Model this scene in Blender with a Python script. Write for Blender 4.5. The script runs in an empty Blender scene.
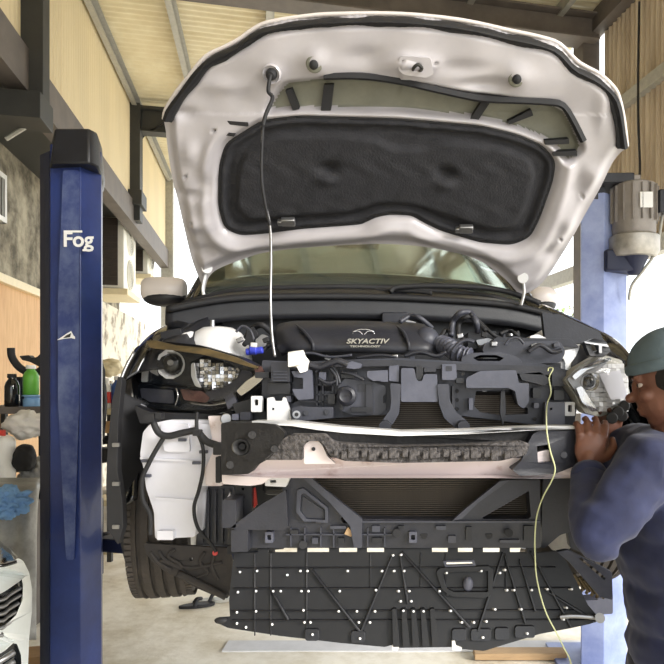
import bpy, bmesh, math, random
import numpy as np
from mathutils import Vector, Matrix, noise
from mathutils.geometry import tessellate_polygon
random.seed(7); np.random.seed(7)
S = bpy.context.scene
COL = S.collection
# ------------------------------------------------------------------ camera
CAMZ = 1.65; F = 640.0; CX = 400.0; CY = 385.0
cd = bpy.data.cameras.new('camera'); cam = bpy.data.objects.new('camera', cd); COL.objects.link(cam)
cam.location = (0, 0, CAMZ); cam.rotation_euler = (math.pi/2, 0, 0)
cd.sensor_width = 36; cd.lens = 36*F/664
cd.shift_x = (332-CX)/664; cd.shift_y = (CY-332)/664
cd.clip_start = .05; cd.clip_end = 200
S.camera = cam
# ------------------------------------------------------------------ world / light
w = bpy.data.worlds.new('sky'); S.world = w; w.use_nodes = True
nt = w.node_tree; nt.nodes.clear()
wo = nt.nodes.new('ShaderNodeOutputWorld'); bg = nt.nodes.new('ShaderNodeBackground')
tc = nt.nodes.new('ShaderNodeTexCoord'); sp = nt.nodes.new('ShaderNodeSeparateXYZ'); cr = nt.nodes.new('ShaderNodeValToRGB')
cr.color_ramp.elements[0].position = .42; cr.color_ramp.elements[0].color = (.55, .53, .5, 1)
cr.color_ramp.elements[1].position = .56; cr.color_ramp.elements[1].color = (.93, .97, 1, 1)
mp = nt.nodes.new('ShaderNodeMapRange'); mp.inputs[1].default_value = -1; mp.inputs[2].default_value = 1
nt.links.new(tc.outputs['Generated'], sp.inputs[0]); nt.links.new(sp.outputs[2], mp.inputs[0])
nt.links.new(mp.outputs[0], cr.inputs[0]); nt.links.new(cr.outputs[0], bg.inputs[0]); nt.links.new(bg.outputs[0], wo.inputs[0])
bg.inputs[1].default_value = 1.5
sd = bpy.data.lights.new('sun', 'SUN'); sd.energy = 2.6; sd.angle = math.radians(25); sd.color = (1, .96, .9)
so = bpy.data.objects.new('sun', sd); COL.objects.link(so); so.rotation_euler = (math.radians(68), 0, math.radians(56))
so.location = (5, -6, 8)
vs = S.view_settings
S.display_settings.display_device = 'sRGB'
vs.view_transform = 'Standard'; vs.look = 'None'; vs.gamma = 1; vs.use_curve_mapping = False
vs.exposure = 0.88
S.cycles.max_bounces = 8
# ------------------------------------------------------------------ materials
def s2l(c):
    return tuple(((v/255)/12.92 if v/255 <= .04045 else ((v/255+.055)/1.055)**2.4) for v in c)
MATS = {}
def mat(name, rgb, rough=.5, metal=0, var=.12, scale=12, bump=.0, bscale=60, coat=0, trans=0, ior=1.45, alpha=1, rgb2=None, thr=None, aniso=None, emit=0, sheen=0, spec=.5):
    if name in MATS: return MATS[name]
    m = bpy.data.materials.new(name); m.use_nodes = True; n = m.node_tree.nodes; l = m.node_tree.links
    b = n['Principled BSDF']; c = s2l(rgb)
    b.inputs['Roughness'].default_value = rough; b.inputs['Metallic'].default_value = metal
    b.inputs['Coat Weight'].default_value = coat; b.inputs['Transmission Weight'].default_value = trans
    b.inputs['IOR'].default_value = ior; b.inputs['Alpha'].default_value = alpha; b.inputs['Specular IOR Level'].default_value = spec
    b.inputs['Sheen Weight'].default_value = sheen
    t = n.new('ShaderNodeTexCoord'); nz = n.new('ShaderNodeTexNoise'); nz.inputs['Scale'].default_value = scale
    nz.inputs['Detail'].default_value = 6; nz.inputs['Roughness'].default_value = .65
    mpn = n.new('ShaderNodeMapping'); l.new(t.outputs['Object'], mpn.inputs[0])
    if aniso: mpn.inputs['Scale'].default_value = aniso
    l.new(mpn.outputs[0], nz.inputs['Vector'])
    r = n.new('ShaderNodeValToRGB'); e = r.color_ramp.elements
    c2 = s2l(rgb2) if rgb2 else None
    lo = c2 if c2 else tuple(v*(1-var) for v in c); hi = c if c2 else tuple(min(1, v*(1+var)) for v in c)
    a, bb = thr if thr else (.3, .7)
    e[0].position = a; e[1].position = bb; e[0].color = (*lo, 1); e[1].color = (*hi, 1)
    l.new(nz.outputs['Fac'], r.inputs[0]); l.new(r.outputs[0], b.inputs['Base Color'])
    rr = n.new('ShaderNodeMapRange'); rr.inputs[3].default_value = max(0, rough-.08); rr.inputs[4].default_value = min(1, rough+.1)
    l.new(nz.outputs['Fac'], rr.inputs[0]); l.new(rr.outputs[0], b.inputs['Roughness'])
    if bump:
        n2 = n.new('ShaderNodeTexNoise'); n2.inputs['Scale'].default_value = bscale; n2.inputs['Detail'].default_value = 4
        bp = n.new('ShaderNodeBump'); bp.inputs['Strength'].default_value = bump; bp.inputs['Distance'].default_value = .01
        l.new(mpn.outputs[0], n2.inputs['Vector']); l.new(n2.outputs['Fac'], bp.inputs['Height']); l.new(bp.outputs[0], b.inputs['Normal'])
    if emit:
        l.new(r.outputs[0], b.inputs['Emission Color']); b.inputs['Emission Strength'].default_value = emit
    MATS[name] = m; return m
mat('roof_sheet', (230, 220, 190), .4, var=.08, scale=1.5, rgb2=(212, 198, 162), thr=(.35, .6))
mat('wall_sheet', (224, 208, 172), .5, var=.06, scale=1.2, aniso=(1, 1, .3))
mat('brown_sheet', (208, 194, 172), .45, var=.12, scale=2, rgb2=(164, 148, 128), aniso=(3, 3, .4), thr=(.35, .65))
mat('galvanised', (168, 166, 158), .5, metal=.35, var=.15, scale=18)
mat('dark_steel', (52, 52, 50), .55, var=.2, scale=5)
mat('grey_steel', (112, 104, 98), .6, var=.15, scale=4, rgb2=(86, 80, 76))
mat('concrete', (238, 232, 218), .8, var=.1, scale=2.2, bump=.45, bscale=16, rgb2=(206, 196, 174), thr=(.36, .56))
mat('moss_concrete', (176, 168, 148), .95, scale=3.4, bump=.6, bscale=10, rgb2=(92, 86, 74), thr=(.38, .66))
mat('pale_plaster', (214, 206, 190), .9, scale=3.5, bump=.5, bscale=12, rgb2=(128, 118, 104), thr=(.36, .5))
mat('plywood', (222, 184, 138), .7, scale=4, rgb2=(196, 152, 106), aniso=(6, 6, .7), bump=.1)
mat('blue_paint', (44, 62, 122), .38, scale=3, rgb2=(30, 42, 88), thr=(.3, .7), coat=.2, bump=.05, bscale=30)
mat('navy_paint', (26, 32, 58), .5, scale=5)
mat('blue_scuff', (96, 108, 144), .5, scale=7, rgb2=(48, 62, 116), thr=(.40, .68))
mat('hazy_blue', (156, 168, 208), .45, scale=4, rgb2=(120, 134, 184), thr=(.35, .65))  # pale blue of the right column, haze mixed into the colour
mat('black_plastic', (36, 37, 42), .38, rgb2=(26, 26, 30), scale=10, bump=.08, bscale=200)
mat('tray_plastic', (27, 28, 32), .5, rgb2=(20, 20, 23), scale=8, bump=.05)
mat('dark_plastic', (50, 51, 59), .42, rgb2=(36, 37, 43), scale=10, bump=.08, bscale=150)
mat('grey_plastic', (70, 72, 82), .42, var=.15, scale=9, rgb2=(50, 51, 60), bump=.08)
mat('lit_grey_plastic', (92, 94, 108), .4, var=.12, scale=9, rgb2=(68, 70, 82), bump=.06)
mat('foam', (98, 94, 94), .95, scale=70, rgb2=(48, 46, 48), bump=.8, bscale=120, thr=(.35, .6))
mat('dark_foam', (44, 43, 44), .7, scale=25, rgb2=(28, 27, 29), bump=.3, bscale=90)
mat('beam_paint', (224, 212, 212), .45, scale=9, rgb2=(172, 140, 132), thr=(.28, .44), coat=.2)
mat('white_steel', (222, 222, 224), .35, var=.06, scale=10, coat=.3)
mat('body_paint', (216, 208, 206), .3, var=.05, scale=5, coat=.5)
mat('hood_paint', (184, 180, 184), .33, scale=3, rgb2=(166, 162, 167), coat=.35, bump=.02, bscale=8)
mat('primer', (128, 128, 116), .55, scale=6, rgb2=(102, 102, 92))
mat('felt', (46, 46, 50), .9, scale=26, rgb2=(32, 32, 36), bump=.35, bscale=150)
mat('rubber', (31, 31, 34), .65, var=.2, scale=20)
mat('gloss_black', (16, 17, 20), .12, var=.2, scale=12, coat=.6)
mat('tyre', (66, 60, 56), .8, scale=14, rgb2=(44, 41, 39), bump=.2, bscale=60)
mat('muddy_liner', (66, 62, 60), .8, scale=9, rgb2=(42, 40, 41), bump=.35, bscale=30)
mat('tank', (226, 226, 236), .35, var=.04, scale=8, trans=.12)
mat('chrome', (235, 236, 240), .22, metal=1, var=.05)
mat('satin_metal', (150, 150, 152), .35, metal=.9, var=.15, scale=30)
mat('alloy', (176, 172, 166), .45, metal=.7, var=.2, scale=24)
mat('clear_lens', (20, 22, 24), .03, alpha=.16, var=.01, spec=1)
mat('glass', (196, 208, 196), .02, trans=.95, ior=1.5, var=.01)
mat('condenser', (92, 84, 76), .5, metal=.5, var=.2, scale=40)
mat('condenser_back', (40, 36, 34), .8)
mat('olive_trim', (118, 100, 66), .5, scale=14, rgb2=(70, 62, 48), aniso=(1, 1, 4))
mat('lamp_dark', (30, 34, 42), .15, scale=9, coat=.5)
mat('red_lens', (128, 92, 88), .2, scale=30, rgb2=(70, 54, 54))
mat('white_print', (236, 236, 238), .5, var=.05)
mat('white_paper', (240, 238, 232), .8, var=.05, bump=.4, bscale=20)
mat('cream', (226, 212, 176), .5, var=.06)
mat('ac_white', (232, 230, 220), .5, var=.05)
mat('ac_dark', (62, 54, 48), .6, var=.2, scale=10)
mat('blue_cap', (60, 72, 190), .4)
mat('yellow_cord', (200, 204, 160), .6, var=.1)
mat('skin', (118, 78, 62), .5, scale=14, rgb2=(96, 62, 50), bump=.08, bscale=90)
mat('navy_cloth', (44, 50, 84), .85, scale=8, rgb2=(34, 38, 64), bump=.3, bscale=14, sheen=.1)
mat('trouser_cloth', (34, 36, 54), .88, scale=8, rgb2=(26, 28, 42), bump=.3, bscale=14)
mat('cap_cloth', (84, 98, 106), .85, var=.1, bump=.2)
mat('hair', (22, 18, 17), .8, bump=.5, bscale=60)
mat('eye_white', (176, 164, 156), .3)
mat('leaf', (150, 176, 110), .6, var=.25, scale=8)
mat('bark', (92, 74, 56), .9)
mat('green_plastic', (96, 164, 60), .35)
mat('clear_can', (120, 160, 200), .35)
mat('white_plastic', (232, 230, 226), .4, var=.05)
mat('bag_plastic', (226, 222, 216), .45, var=.08, scale=6, bump=.5, bscale=9)
mat('dust_sheet', (176, 176, 172), .4, scale=5, rgb2=(120, 118, 114), bump=.7, bscale=9)
mat('blue_rag', (128, 168, 212), .85, var=.15, bump=.8, bscale=16)
mat('red_plastic', (196, 60, 48), .4)
mat('blue_plastic', (56, 90, 160), .4)
mat('cardboard', (168, 132, 92), .85)
mat('car_two', (214, 218, 216), .22, var=.04, coat=.8)
mat('motor_grey', (146, 140, 136), .5, metal=.3, var=.15, scale=14)
mat('kerb', (206, 206, 208), .8, var=.08)
mat('timber', (170, 142, 108), .8, var=.15, aniso=(1, 6, 6))
mat('interior', (30, 31, 34), .8)
mat('cloth_black', (28, 27, 28), .85, bump=.4, bscale=20)
# ------------------------------------------------------------------ geometry helpers
def P(px, py, d): return Vector(((px-CX)*d/F, d, CAMZ+(CY-py)*d/F))
ORG = {}
def link(o, org, parent):
    COL.objects.link(o)
    if parent is not None:
        o.parent = parent; o.location = org-ORG[parent.name]
    else: o.location = org
    ORG[o.name] = org.copy(); return o
def obj(name, bm, m, parent=None, smooth=False, label=None, cat=None, group=None, kind=None, bevel=0, sub=0, solid=0, angle=None, base=False):
    """one mesh object from bmesh in world coordinates; its origin goes to its own centre (or base)"""
    if bm.verts:
        lo = Vector([min(v.co[i] for v in bm.verts) for i in range(3)]); hi = Vector([max(v.co[i] for v in bm.verts) for i in range(3)])
    else: lo = hi = Vector()
    org = (lo+hi)/2
    if parent is None: org.z = lo.z
    for v in bm.verts: v.co -= org
    bmesh.ops.recalc_face_normals(bm, faces=bm.faces)
    me = bpy.data.meshes.new(name); bm.to_mesh(me); bm.free()
    if smooth:
        me.polygons.foreach_set('use_smooth', [True]*len(me.polygons))
        if angle: me.set_sharp_from_angle(angle=math.radians(angle))
    me.materials.append(MATS[m])
    o = bpy.data.objects.new(name, me); link(o, org, parent)
    if solid:
        k = o.modifiers.new('s', 'SOLIDIFY'); k.thickness = solid; k.offset = 0
    if bevel:
        k = o.modifiers.new('b', 'BEVEL'); k.width = bevel; k.segments = 2; k.limit_method = 'ANGLE'; k.angle_limit = math.radians(40); k.harden_normals = False
        me.polygons.foreach_set('use_smooth', [True]*len(me.polygons)); me.set_sharp_from_angle(angle=math.radians(50))
    if sub:
        k = o.modifiers.new('u', 'SUBSURF'); k.levels = k.render_levels = sub
    tag(o, label, cat, group, kind); return o
def tag(o, label=None, cat=None, group=None, kind=None):
    if label: o['label'] = label
    if cat: o['category'] = cat
    if group: o['group'] = group
    if kind: o['kind'] = kind
    return o
def thing(name, loc, label=None, cat=None, group=None, kind=None, parent=None):
    o = bpy.data.objects.new(name, None); o.empty_display_size = .1
    link(o, Vector(loc), parent); return tag(o, label, cat, group, kind)
def dup(root, off, label=None, parent=None, group=None):
    """copy a thing with its parts and sub-parts, moved by off"""
    off = Vector(off)
    def cp(o, par):
        c = o.copy(); COL.objects.link(c); c.parent = par
        if par is None: c.location = o.location+off
        ORG[c.name] = ORG[o.name]+off
        for k in list(o.children): cp(k, c)
        return c
    r = cp(root, None)
    if label: r['label'] = label
    if group: r['group'] = group
    return r
def dup_part(o, off):
    c = o.copy(); COL.objects.link(c); c.location = o.location+Vector(off); return c
def box(bm, c, s, R=None):
    M = Matrix.Translation(Vector(c)) @ (R.to_4x4() if R else Matrix()) @ Matrix.Diagonal((*s, 1))
    return bmesh.ops.create_cube(bm, size=1, matrix=M)['verts']
def cyl(bm, a, b, r1, r2=None, n=16):
    a = Vector(a); b = Vector(b); r2 = r1 if r2 is None else r2; d = b-a
    M = Matrix.Translation((a+b)/2) @ d.to_track_quat('Z', 'Y').to_matrix().to_4x4()
    bmesh.ops.create_cone(bm, cap_ends=True, segments=n, radius1=r1, radius2=r2, depth=d.length, matrix=M)
def sph(bm, c, s, n=14, R=None):
    M = Matrix.Translation(Vector(c)) @ (R.to_4x4() if R else Matrix()) @ Matrix.Diagonal((*s, 1))
    return bmesh.ops.create_uvsphere(bm, u_segments=n, v_segments=max(6, n*2//3), radius=1, matrix=M)['verts']
def catmull(pts, k=6, closed=False):
    pts = [Vector(p) for p in pts]; n = len(pts); out = []
    for i in range(n if closed else n-1):
        g = (lambda j: pts[j % n]) if closed else (lambda j: pts[max(0, min(n-1, j))])
        p0, p1, p2, p3 = g(i-1), g(i), g(i+1), g(i+2)
        for s in range(k):
            t = s/k
            out.append(.5*((2*p1)+(p2-p0)*t+(2*p0-5*p1+4*p2-p3)*t*t+(3*p1-p0-3*p2+p3)*t**3))
    if not closed: out.append(pts[-1])
    return out
def tube(bm, pts, r, n=8, k=6, rad=None, flat=1.0):
    p = catmull(pts, k) if k > 1 else [Vector(q) for q in pts]
    N = len(p); rings = []; up = Vector((0, 0, 1)); prev = None
    for i in range(N):
        t = (p[min(i+1, N-1)]-p[max(i-1, 0)]).normalized()
        a = prev-t*prev.dot(t) if prev is not None else t.cross(up if abs(t.z) < .9 else Vector((1, 0, 0)))
        a.normalize(); prev = a; b = t.cross(a)
        rr = rad(i/(N-1)) if rad else r
        rings.append([bm.verts.new(p[i]+(a*math.cos(2*math.pi*j/n)+b*math.sin(2*math.pi*j/n)*flat)*rr) for j in range(n)])
    for i in range(N-1):
        for j in range(n):
            bm.faces.new((rings[i][j], rings[i][(j+1) % n], rings[i+1][(j+1) % n], rings[i+1][j]))
    bm.faces.new(rings[0][::-1]); bm.faces.new(rings[-1])
def lathe(bm, c, ax, prof, n=24):
    """prof: (along, radius) about axis ax through c"""
    ax = Vector(ax).normalized(); q = ax.to_track_quat('Z', 'Y').to_matrix(); rings = []
    for (h, r) in prof:
        rings.append([bm.verts.new(Vector(c)+q @ Vector((r*math.cos(2*math.pi*j/n), r*math.sin(2*math.pi*j/n), h))) for j in range(n)])
    for i in range(len(rings)-1):
        for j in range(n): bm.faces.new((rings[i][j], rings[i][(j+1) % n], rings[i+1][(j+1) % n], rings[i+1][j]))
    bm.faces.new(rings[0][::-1]); bm.faces.new(rings[-1])
def fil(pts, r=3, k=3):
    """round the corners of a 2-D outline"""
    out = []; n = len(pts)
    for i in range(n):
        p = Vector(pts[i][:2]); a = Vector(pts[i-1][:2]); b = Vector(pts[(i+1) % n][:2])
        la = (a-p).length; lb = (b-p).length; q = min(r, la*.4, lb*.4)
        s = p+(a-p)/max(la, 1e-6)*q; e = p+(b-p)/max(lb, 1e-6)*q
        for j in range(k+1):
            t = j/k; out.append(tuple((1-t)**2*s+2*t*(1-t)*p+t*t*e))
    return out
def circ(x, y, r, n=14, ry=None):
    ry = ry or r
    return [(x+r*math.cos(2*math.pi*i/n), y+ry*math.sin(2*math.pi*i/n)) for i in range(n)]
def rect(x0, y0, x1, y1): return [(x0, y0), (x1, y0), (x1, y1), (x0, y1)]
def plate(bm, pts, d, t, holes=(), r=1.5, rh=1.0, fn=None):
    """a real slab: outline measured at depth d, thickness t away from the viewer; fn(px,py)->depth bends its face"""
    loops = [fil(pts, r) if r else list(pts)]+[fil(h, rh) if rh else list(h) for h in holes]
    fr = [[P(x, y, fn(x, y) if fn else d) for (x, y) in L] for L in loops]
    tri = tessellate_polygon([[Vector((x, y, 0)) for (x, y) in L] for L in loops])
    flat = [p for L in fr for p in L]
    va = [bm.verts.new(p) for p in flat]; vb = [bm.verts.new(p+Vector((0, t, 0))) for p in flat]
    for (a, b, c) in tri:
        try: bm.faces.new((va[a], va[b], va[c])); bm.faces.new((vb[c], vb[b], vb[a]))
        except ValueError: pass
    o = 0
    for L in loops:
        n = len(L)
        for i in range(n):
            j = (i+1) % n
            try: bm.faces.new((va[o+i], va[o+j], vb[o+j], vb[o+i]))
            except ValueError: pass
        o += n
def pl(name, parent, m, pts, d, t, holes=(), r=1.5, rh=1.0, fn=None, bevel=.0015, **k):
    bm = bmesh.new(); plate(bm, pts, d, t, holes, r, rh, fn)
    bmesh.ops.dissolve_limit(bm, angle_limit=.01, verts=bm.verts, edges=bm.edges)
    return obj(name, bm, m, parent, bevel=bevel, **k)
def loft(rows, k=5, kk=3):
    """smooth sheet through rows of 3-D points"""
    R = [catmull(r, k) for r in rows]; cols = [catmull([r[i] for r in R], kk) for i in range(len(R[0]))]
    bm = bmesh.new(); v = [[bm.verts.new(p) for p in c] for c in cols]
    for i in range(len(v)-1):
        for j in range(len(v[0])-1): bm.faces.new((v[i][j], v[i+1][j], v[i+1][j+1], v[i][j+1]))
    return bm
TMP = bpy.data.scenes.new('tmp')
def baked(o):
    """mesh of o with its modifiers applied"""
    TMP.collection.objects.link(o); vl = TMP.view_layers[0]; vl.update(); dg = vl.depsgraph; dg.update()
    me = bpy.data.meshes.new_from_object(o.evaluated_get(dg)); TMP.collection.objects.unlink(o); return me
def text_mesh(s, size, ext=.001, shear=0, bold=0):
    c = bpy.data.curves.new('t', 'FONT'); c.body = s; c.size = size; c.extrude = ext; c.align_x = 'CENTER'; c.align_y = 'CENTER'; c.shear = shear; c.offset = bold
    o = bpy.data.objects.new('t', c); me = baked(o)
    bm = bmesh.new(); bm.from_mesh(me); bpy.data.objects.remove(o); bpy.data.curves.remove(c); bpy.data.meshes.remove(me)
    return bm
# building frame: turned 12.2 degrees from the car; a = to the right, s = away, z = above eye level
TH = math.radians(12.2); E1 = Vector((math.cos(TH), math.sin(TH), 0)); E2 = Vector((-math.sin(TH), math.cos(TH), 0)); RB = Matrix.Rotation(TH, 3, 'Z')
def B(a, s, z): return E1*a+E2*s+Vector((0, 0, CAMZ+z))
def bbox(bm, a0, a1, s0, s1, z0, z1): box(bm, B((a0+a1)/2, (s0+s1)/2, (z0+z1)/2), (a1-a0, s1-s0, z1-z0), RB)
def corr(p0, U, V, nu, pitch, amp, N, seg=6):
    """corrugated sheet: waves run along U, ribs along V"""
    bm = bmesh.new(); pts = []
    for i in range(nu*seg+1):
        q = p0+U*(pitch*i/seg)+N*(amp*math.sin(2*math.pi*i/seg)); pts.append((bm.verts.new(q), bm.verts.new(q+V)))
    for i in range(len(pts)-1): bm.faces.new((pts[i][0], pts[i+1][0], pts[i+1][1], pts[i][1]))
    return bm
# ================================================================== SETTING
fz = -CAMZ
bm = bmesh.new(); g = 40
vv = [[bm.verts.new(B(-3.5+10*i/g, -4+20*j/g, fz+.006*noise.noise(Vector((i*.3, j*.3, 0))))) for j in range(g+1)] for i in range(g+1)]
for i in range(g):
    for j in range(g): bm.faces.new((vv[i][j], vv[i+1][j], vv[i+1][j+1], vv[i][j+1]))
obj('floor', bm, 'concrete', kind='structure', smooth=True, label='stained pale concrete workshop floor')
bm = bmesh.new(); box(bm, (0, 12, -.08), (90, 80, .1)); obj('ground', bm, 'concrete', kind='structure', label='bare pale ground outside the workshop')
ZR = 3.94
ceil = thing('ceiling', B(.9, 6, ZR), 'low corrugated cream sheet roof of the workshop', kind='structure')
for j in range(23):
    s0 = -5.8+j*.84  # unseen bays behind the camera, added to cut light from the front
    bm = corr(B(-1.86, s0, ZR+.1), E2, E1*5.5, 8, .105, .012, Vector((0, 0, 1)))
    obj('roof_sheet', bm, 'roof_sheet', ceil, smooth=True)
for i, a in enumerate((-1.72, -.92, .09, 1.1, 2.1, 3.1)):
    bm = bmesh.new(); s0, s1 = -5.8, 13.2
    bbox(bm, a-.045, a+.045, s0, s1, ZR+.07, ZR+.08); bbox(bm, a-.045, a-.036, s0, s1, ZR-.03, ZR+.07); bbox(bm, a-.045, a+.02, s0, s1, ZR-.04, ZR-.03)
    obj('purlin', bm, 'galvanised', ceil)
# left wall: cream sheets above, beam, then old concrete wall further out; unseen front bays added to block light
wl = thing('wall_left', B(-1.8, 6, fz), 'left workshop wall of cream corrugated sheets above a grey beam', kind='structure')
for j in range(19):
    s0 = -5+j*.95
    bm = corr(B(-1.8, s0, 2.5), E2, Vector((0, 0, 1.5)), 12, .0795, .009, E1)
    obj('wall_sheet', bm, 'wall_sheet', wl, smooth=True)
bm = bmesh.new(); bbox(bm, -1.86, -1.74, -5, 13, 2.27, 2.57); bbox(bm, -1.90, -1.74, -5, 13, 2.24, 2.27); obj('girt', bm, 'grey_steel', wl)
bm = bmesh.new(); bbox(bm, -2.68, -1.84, -5, 12.6, 2.42, 2.46); obj('soffit_sheet', bm, 'dark_steel', wl)
bm = bmesh.new(); bbox(bm, -2.65, -2.55, -5, 12.6, fz, 2.45); obj('boundary_wall', bm, 'moss_concrete', wl)
bm = bmesh.new(); bbox(bm, -2.66, -2.5, 10.9, 16, fz, 1.35); obj('boundary_wall', bm, 'pale_plaster', wl, label='pale peeling stretch of the boundary wall')
bm = bmesh.new(); bbox(bm, -2.50, -2.46, 6.3, 9.2, fz+.6, .98); obj('plywood_board', bm, 'plywood', wl)
bm = bmesh.new(); bbox(bm, -2.50, -2.40, 6.3, 9.2, .98, 1.06); obj('board_capping', bm, 'cream', wl)
wr = thing('wall_right', B(3.56, 4, 1.2), 'right workshop wall of brown ribbed sheets', kind='structure')
for j in range(8):
    s0 = -.4+j*.83
    bm = corr(B(3.6, s0, 1.3), E2, Vector((0, 0, 2.72)), 10, .083, .02, E1)
    obj('wall_sheet', bm, 'brown_sheet', wr, smooth=True)
bm = bmesh.new(); bbox(bm, 3.52, 3.6, -.4, 6.3, 2.78, 2.9); obj('girt', bm, 'galvanised', wr)
bm = bmesh.new(); bbox(bm, 3.48, 3.6, -.4, 11.5, 1.2, 1.36); obj('girt', bm, 'galvanised', wr)
bm = bmesh.new(); bbox(bm, 3.46, 3.6, -1.5, 6.4, ZR-.16, ZR+.06); obj('eaves_beam', bm, 'grey_steel', wr)
def steel(n, m, *b, lab=None):
    bm = bmesh.new()
    for q in b: bbox(bm, *q)
    return obj(n, bm, m, kind='structure', bevel=.004, label=lab)
# frame across the roof near the camera and the one further back
steel('beam_1', 'grey_steel', (-1.75, 3.5, 6.26, 6.3, ZR-.26, ZR-.02), (-1.75, 3.5, 6.16, 6.40, ZR-.28, ZR-.26), (-1.75, 3.5, 6.16, 6.40, ZR-.02, ZR), lab='brown-grey roof beam crossing above the raised hood')
steel('beam_2', 'dark_steel', (-1.7, 3.5, 9.6, 9.64, ZR-.36, ZR-.04), (-1.7, 3.5, 9.52, 9.72, ZR-.38, ZR-.36), (-1.7, 3.5, 9.52, 9.72, ZR-.06, ZR-.02), lab='dark roof beam at the far frame')
steel('column_1', 'dark_steel', (-1.84, -1.64, 5.38, 5.54, 2.14, ZR), (-2.4, -1.62, 5.25, 5.56, 2.0, 2.2), lab='near dark steel post on the left')
steel('column_2', 'dark_steel', (-1.9, -1.66, 9.5, 9.72, 2.3, ZR), (-1.95, -1.62, 9.4, 9.8, 2.5, 2.7), lab='far dark steel post on the left')
steel('column_3', 'grey_steel', (3.36, 3.56, 6.28, 6.50, fz, ZR-.01), lab='grey steel corner post right')
steel('column_4', 'galvanised', (-1.88, -1.66, 12.9, 13.1, fz, ZR), lab='grey post at far left end')
steel('column_5', 'dark_steel', (-2.5, -2.13, 5.3, 5.55, fz, 2.2), lab='black post at the far left edge')
steel('trim_1', 'galvanised', (-2.13, -2.09, 5.28, 5.55, fz, 1.95), lab='pale steel angle beside black post')
bm = bmesh.new(); A, Cc = P(6, 139, 5.0), P(48, 113, 5.0); tube(bm, [A, Cc], .018, 6, 1); obj('trim_2', bm, 'galvanised', kind='structure', label='pale sloping edge under the black gusset')
steel('column_6', 'galvanised', (3.5, 3.6, 11.3, 11.5, fz, ZR), lab='slim grey post at the far right')
# barred window in the old wall
wn = thing('window_1', B(-2.52, 7.3, 1.45), 'small barred window with white frame in the stained wall', kind='structure')
bm = bmesh.new(); s0, s1, z0, z1 = 6.6, 7.12, 1.62, 2.1
for q in ((s0, s0+.05, z0, z1), (s1-.05, s1, z0, z1), (s0, s1, z0, z0+.05), (s0, s1, z1-.05, z1)): bbox(bm, -2.56, -2.50, *q)
obj('window_frame', bm, 'white_plastic', wn)
bm = bmesh.new(); bbox(bm, -2.56, -2.545, s0, s1, z0, z1); obj('pane', bm, 'gloss_black', wn)
for k in range(6):
    bm = bmesh.new(); bbox(bm, -2.52, -2.505, s0+.09+k*.065, s0+.105+k*.065, z0, z1); obj('window_bar', bm, 'galvanised', wn)
bm = bmesh.new(); box(bm, (.6, 4.03, .004), (3.4, .16, .012)); obj('trim_3', bm, 'kerb', kind='structure', label='pale strip let into the floor')
bm = bmesh.new(); box(bm, (.72, 3.86, .03), (.55, .10, .04)); obj('timber_block', bm, 'timber', label='flat length of timber lying on the floor under the tray', cat='timber', bevel=.004)
# ================================================================== LIFT COLUMNS
def footprint(bm, pts, z0, z1):
    a = [bm.verts.new((x, y, z0)) for x, y in pts]; b = [bm.verts.new((x, y, z1)) for x, y in pts]; n = len(pts)
    for i in range(n): bm.faces.new((a[i], a[(i+1) % n], b[(i+1) % n], b[i]))
    bm.faces.new(a[::-1]); bm.faces.new(b)
def X(px, d): return (px-CX)*d/F
lc = thing('lift_column', (X(70, 3.05), 3.1, 0), 'dark blue lift column with white lettering, left of the car', 'lift column')
bm = bmesh.new(); footprint(bm, [(X(50, 3), 3.0), (X(80.5, 2.98), 2.98), (X(101.5, 3.1), 3.10), (X(99, 3.3), 3.34), (X(52, 3.3), 3.34)], 0, 2.78)
obj('post', bm, 'blue_paint', lc, bevel=.004)
bm = bmesh.new(); footprint(bm, [(X(40, 3.06), 3.06), (X(49.7, 3), 3.0), (X(52, 3.3), 3.33), (X(44, 3.3), 3.33)], 0, 2.75); obj('shaded_side', bm, 'navy_paint', lc, bevel=.003)  # left flank in darker navy, its shade put into the colour
bm = bmesh.new()
for (x, z, r) in ((.02, 1.3, .012), (.1, 1.18, .01)): cyl(bm, (X(60, 3)+x, 3.0, z), (X(60, 3)+x, 2.985, z), .008)
obj('bolt', bm, 'dark_steel', lc)
# scuffed band is a worn strip of bare primer on the face
bm = bmesh.new(); plate(bm, [(63, 170), (79, 170), (79, 400), (74, 560), (66, 560), (58, 400), (58, 300)], 2.978, .004, r=3, fn=lambda x, y: 2.984-(x-50)/30*.012-.002); obj('worn_strip', bm, 'blue_scuff', lc, label='scuffed paler strip down the column face')
c = bmesh.new(); footprint(c, [(X(47, 2.9), 2.93), (X(86, 2.9), 2.93), (X(100, 3), 2.99), (X(105, 3.2), 3.2), (X(104, 3.38), 3.38), (X(56, 3.38), 3.38), (X(48, 3.1), 3.1)], 2.665, 2.84)
for v in c.verts:
    if v.co.z > 2.8: v.co.x = lc.location.x+(v.co.x-lc.location.x)*.88; v.co.y = 3.15+(v.co.y-3.15)*.85
obj('top_cap', c, 'black_plastic', lc, bevel=.01)
bm = text_mesh('Fog', .098, .0012, bold=.002)
bmesh.ops.transform(bm, matrix=Matrix.Translation(P(78, 240, 2.968)) @ Matrix.Rotation(math.radians(90), 4, 'X'), verts=bm.verts)
box(bm, P(73, 231.5, 2.968), (.085, .003, .009)); box(bm, P(87.5, 250.2, 2.968), (.045, .003, .009))
obj('lettering', bm, 'white_print', lc)
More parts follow.
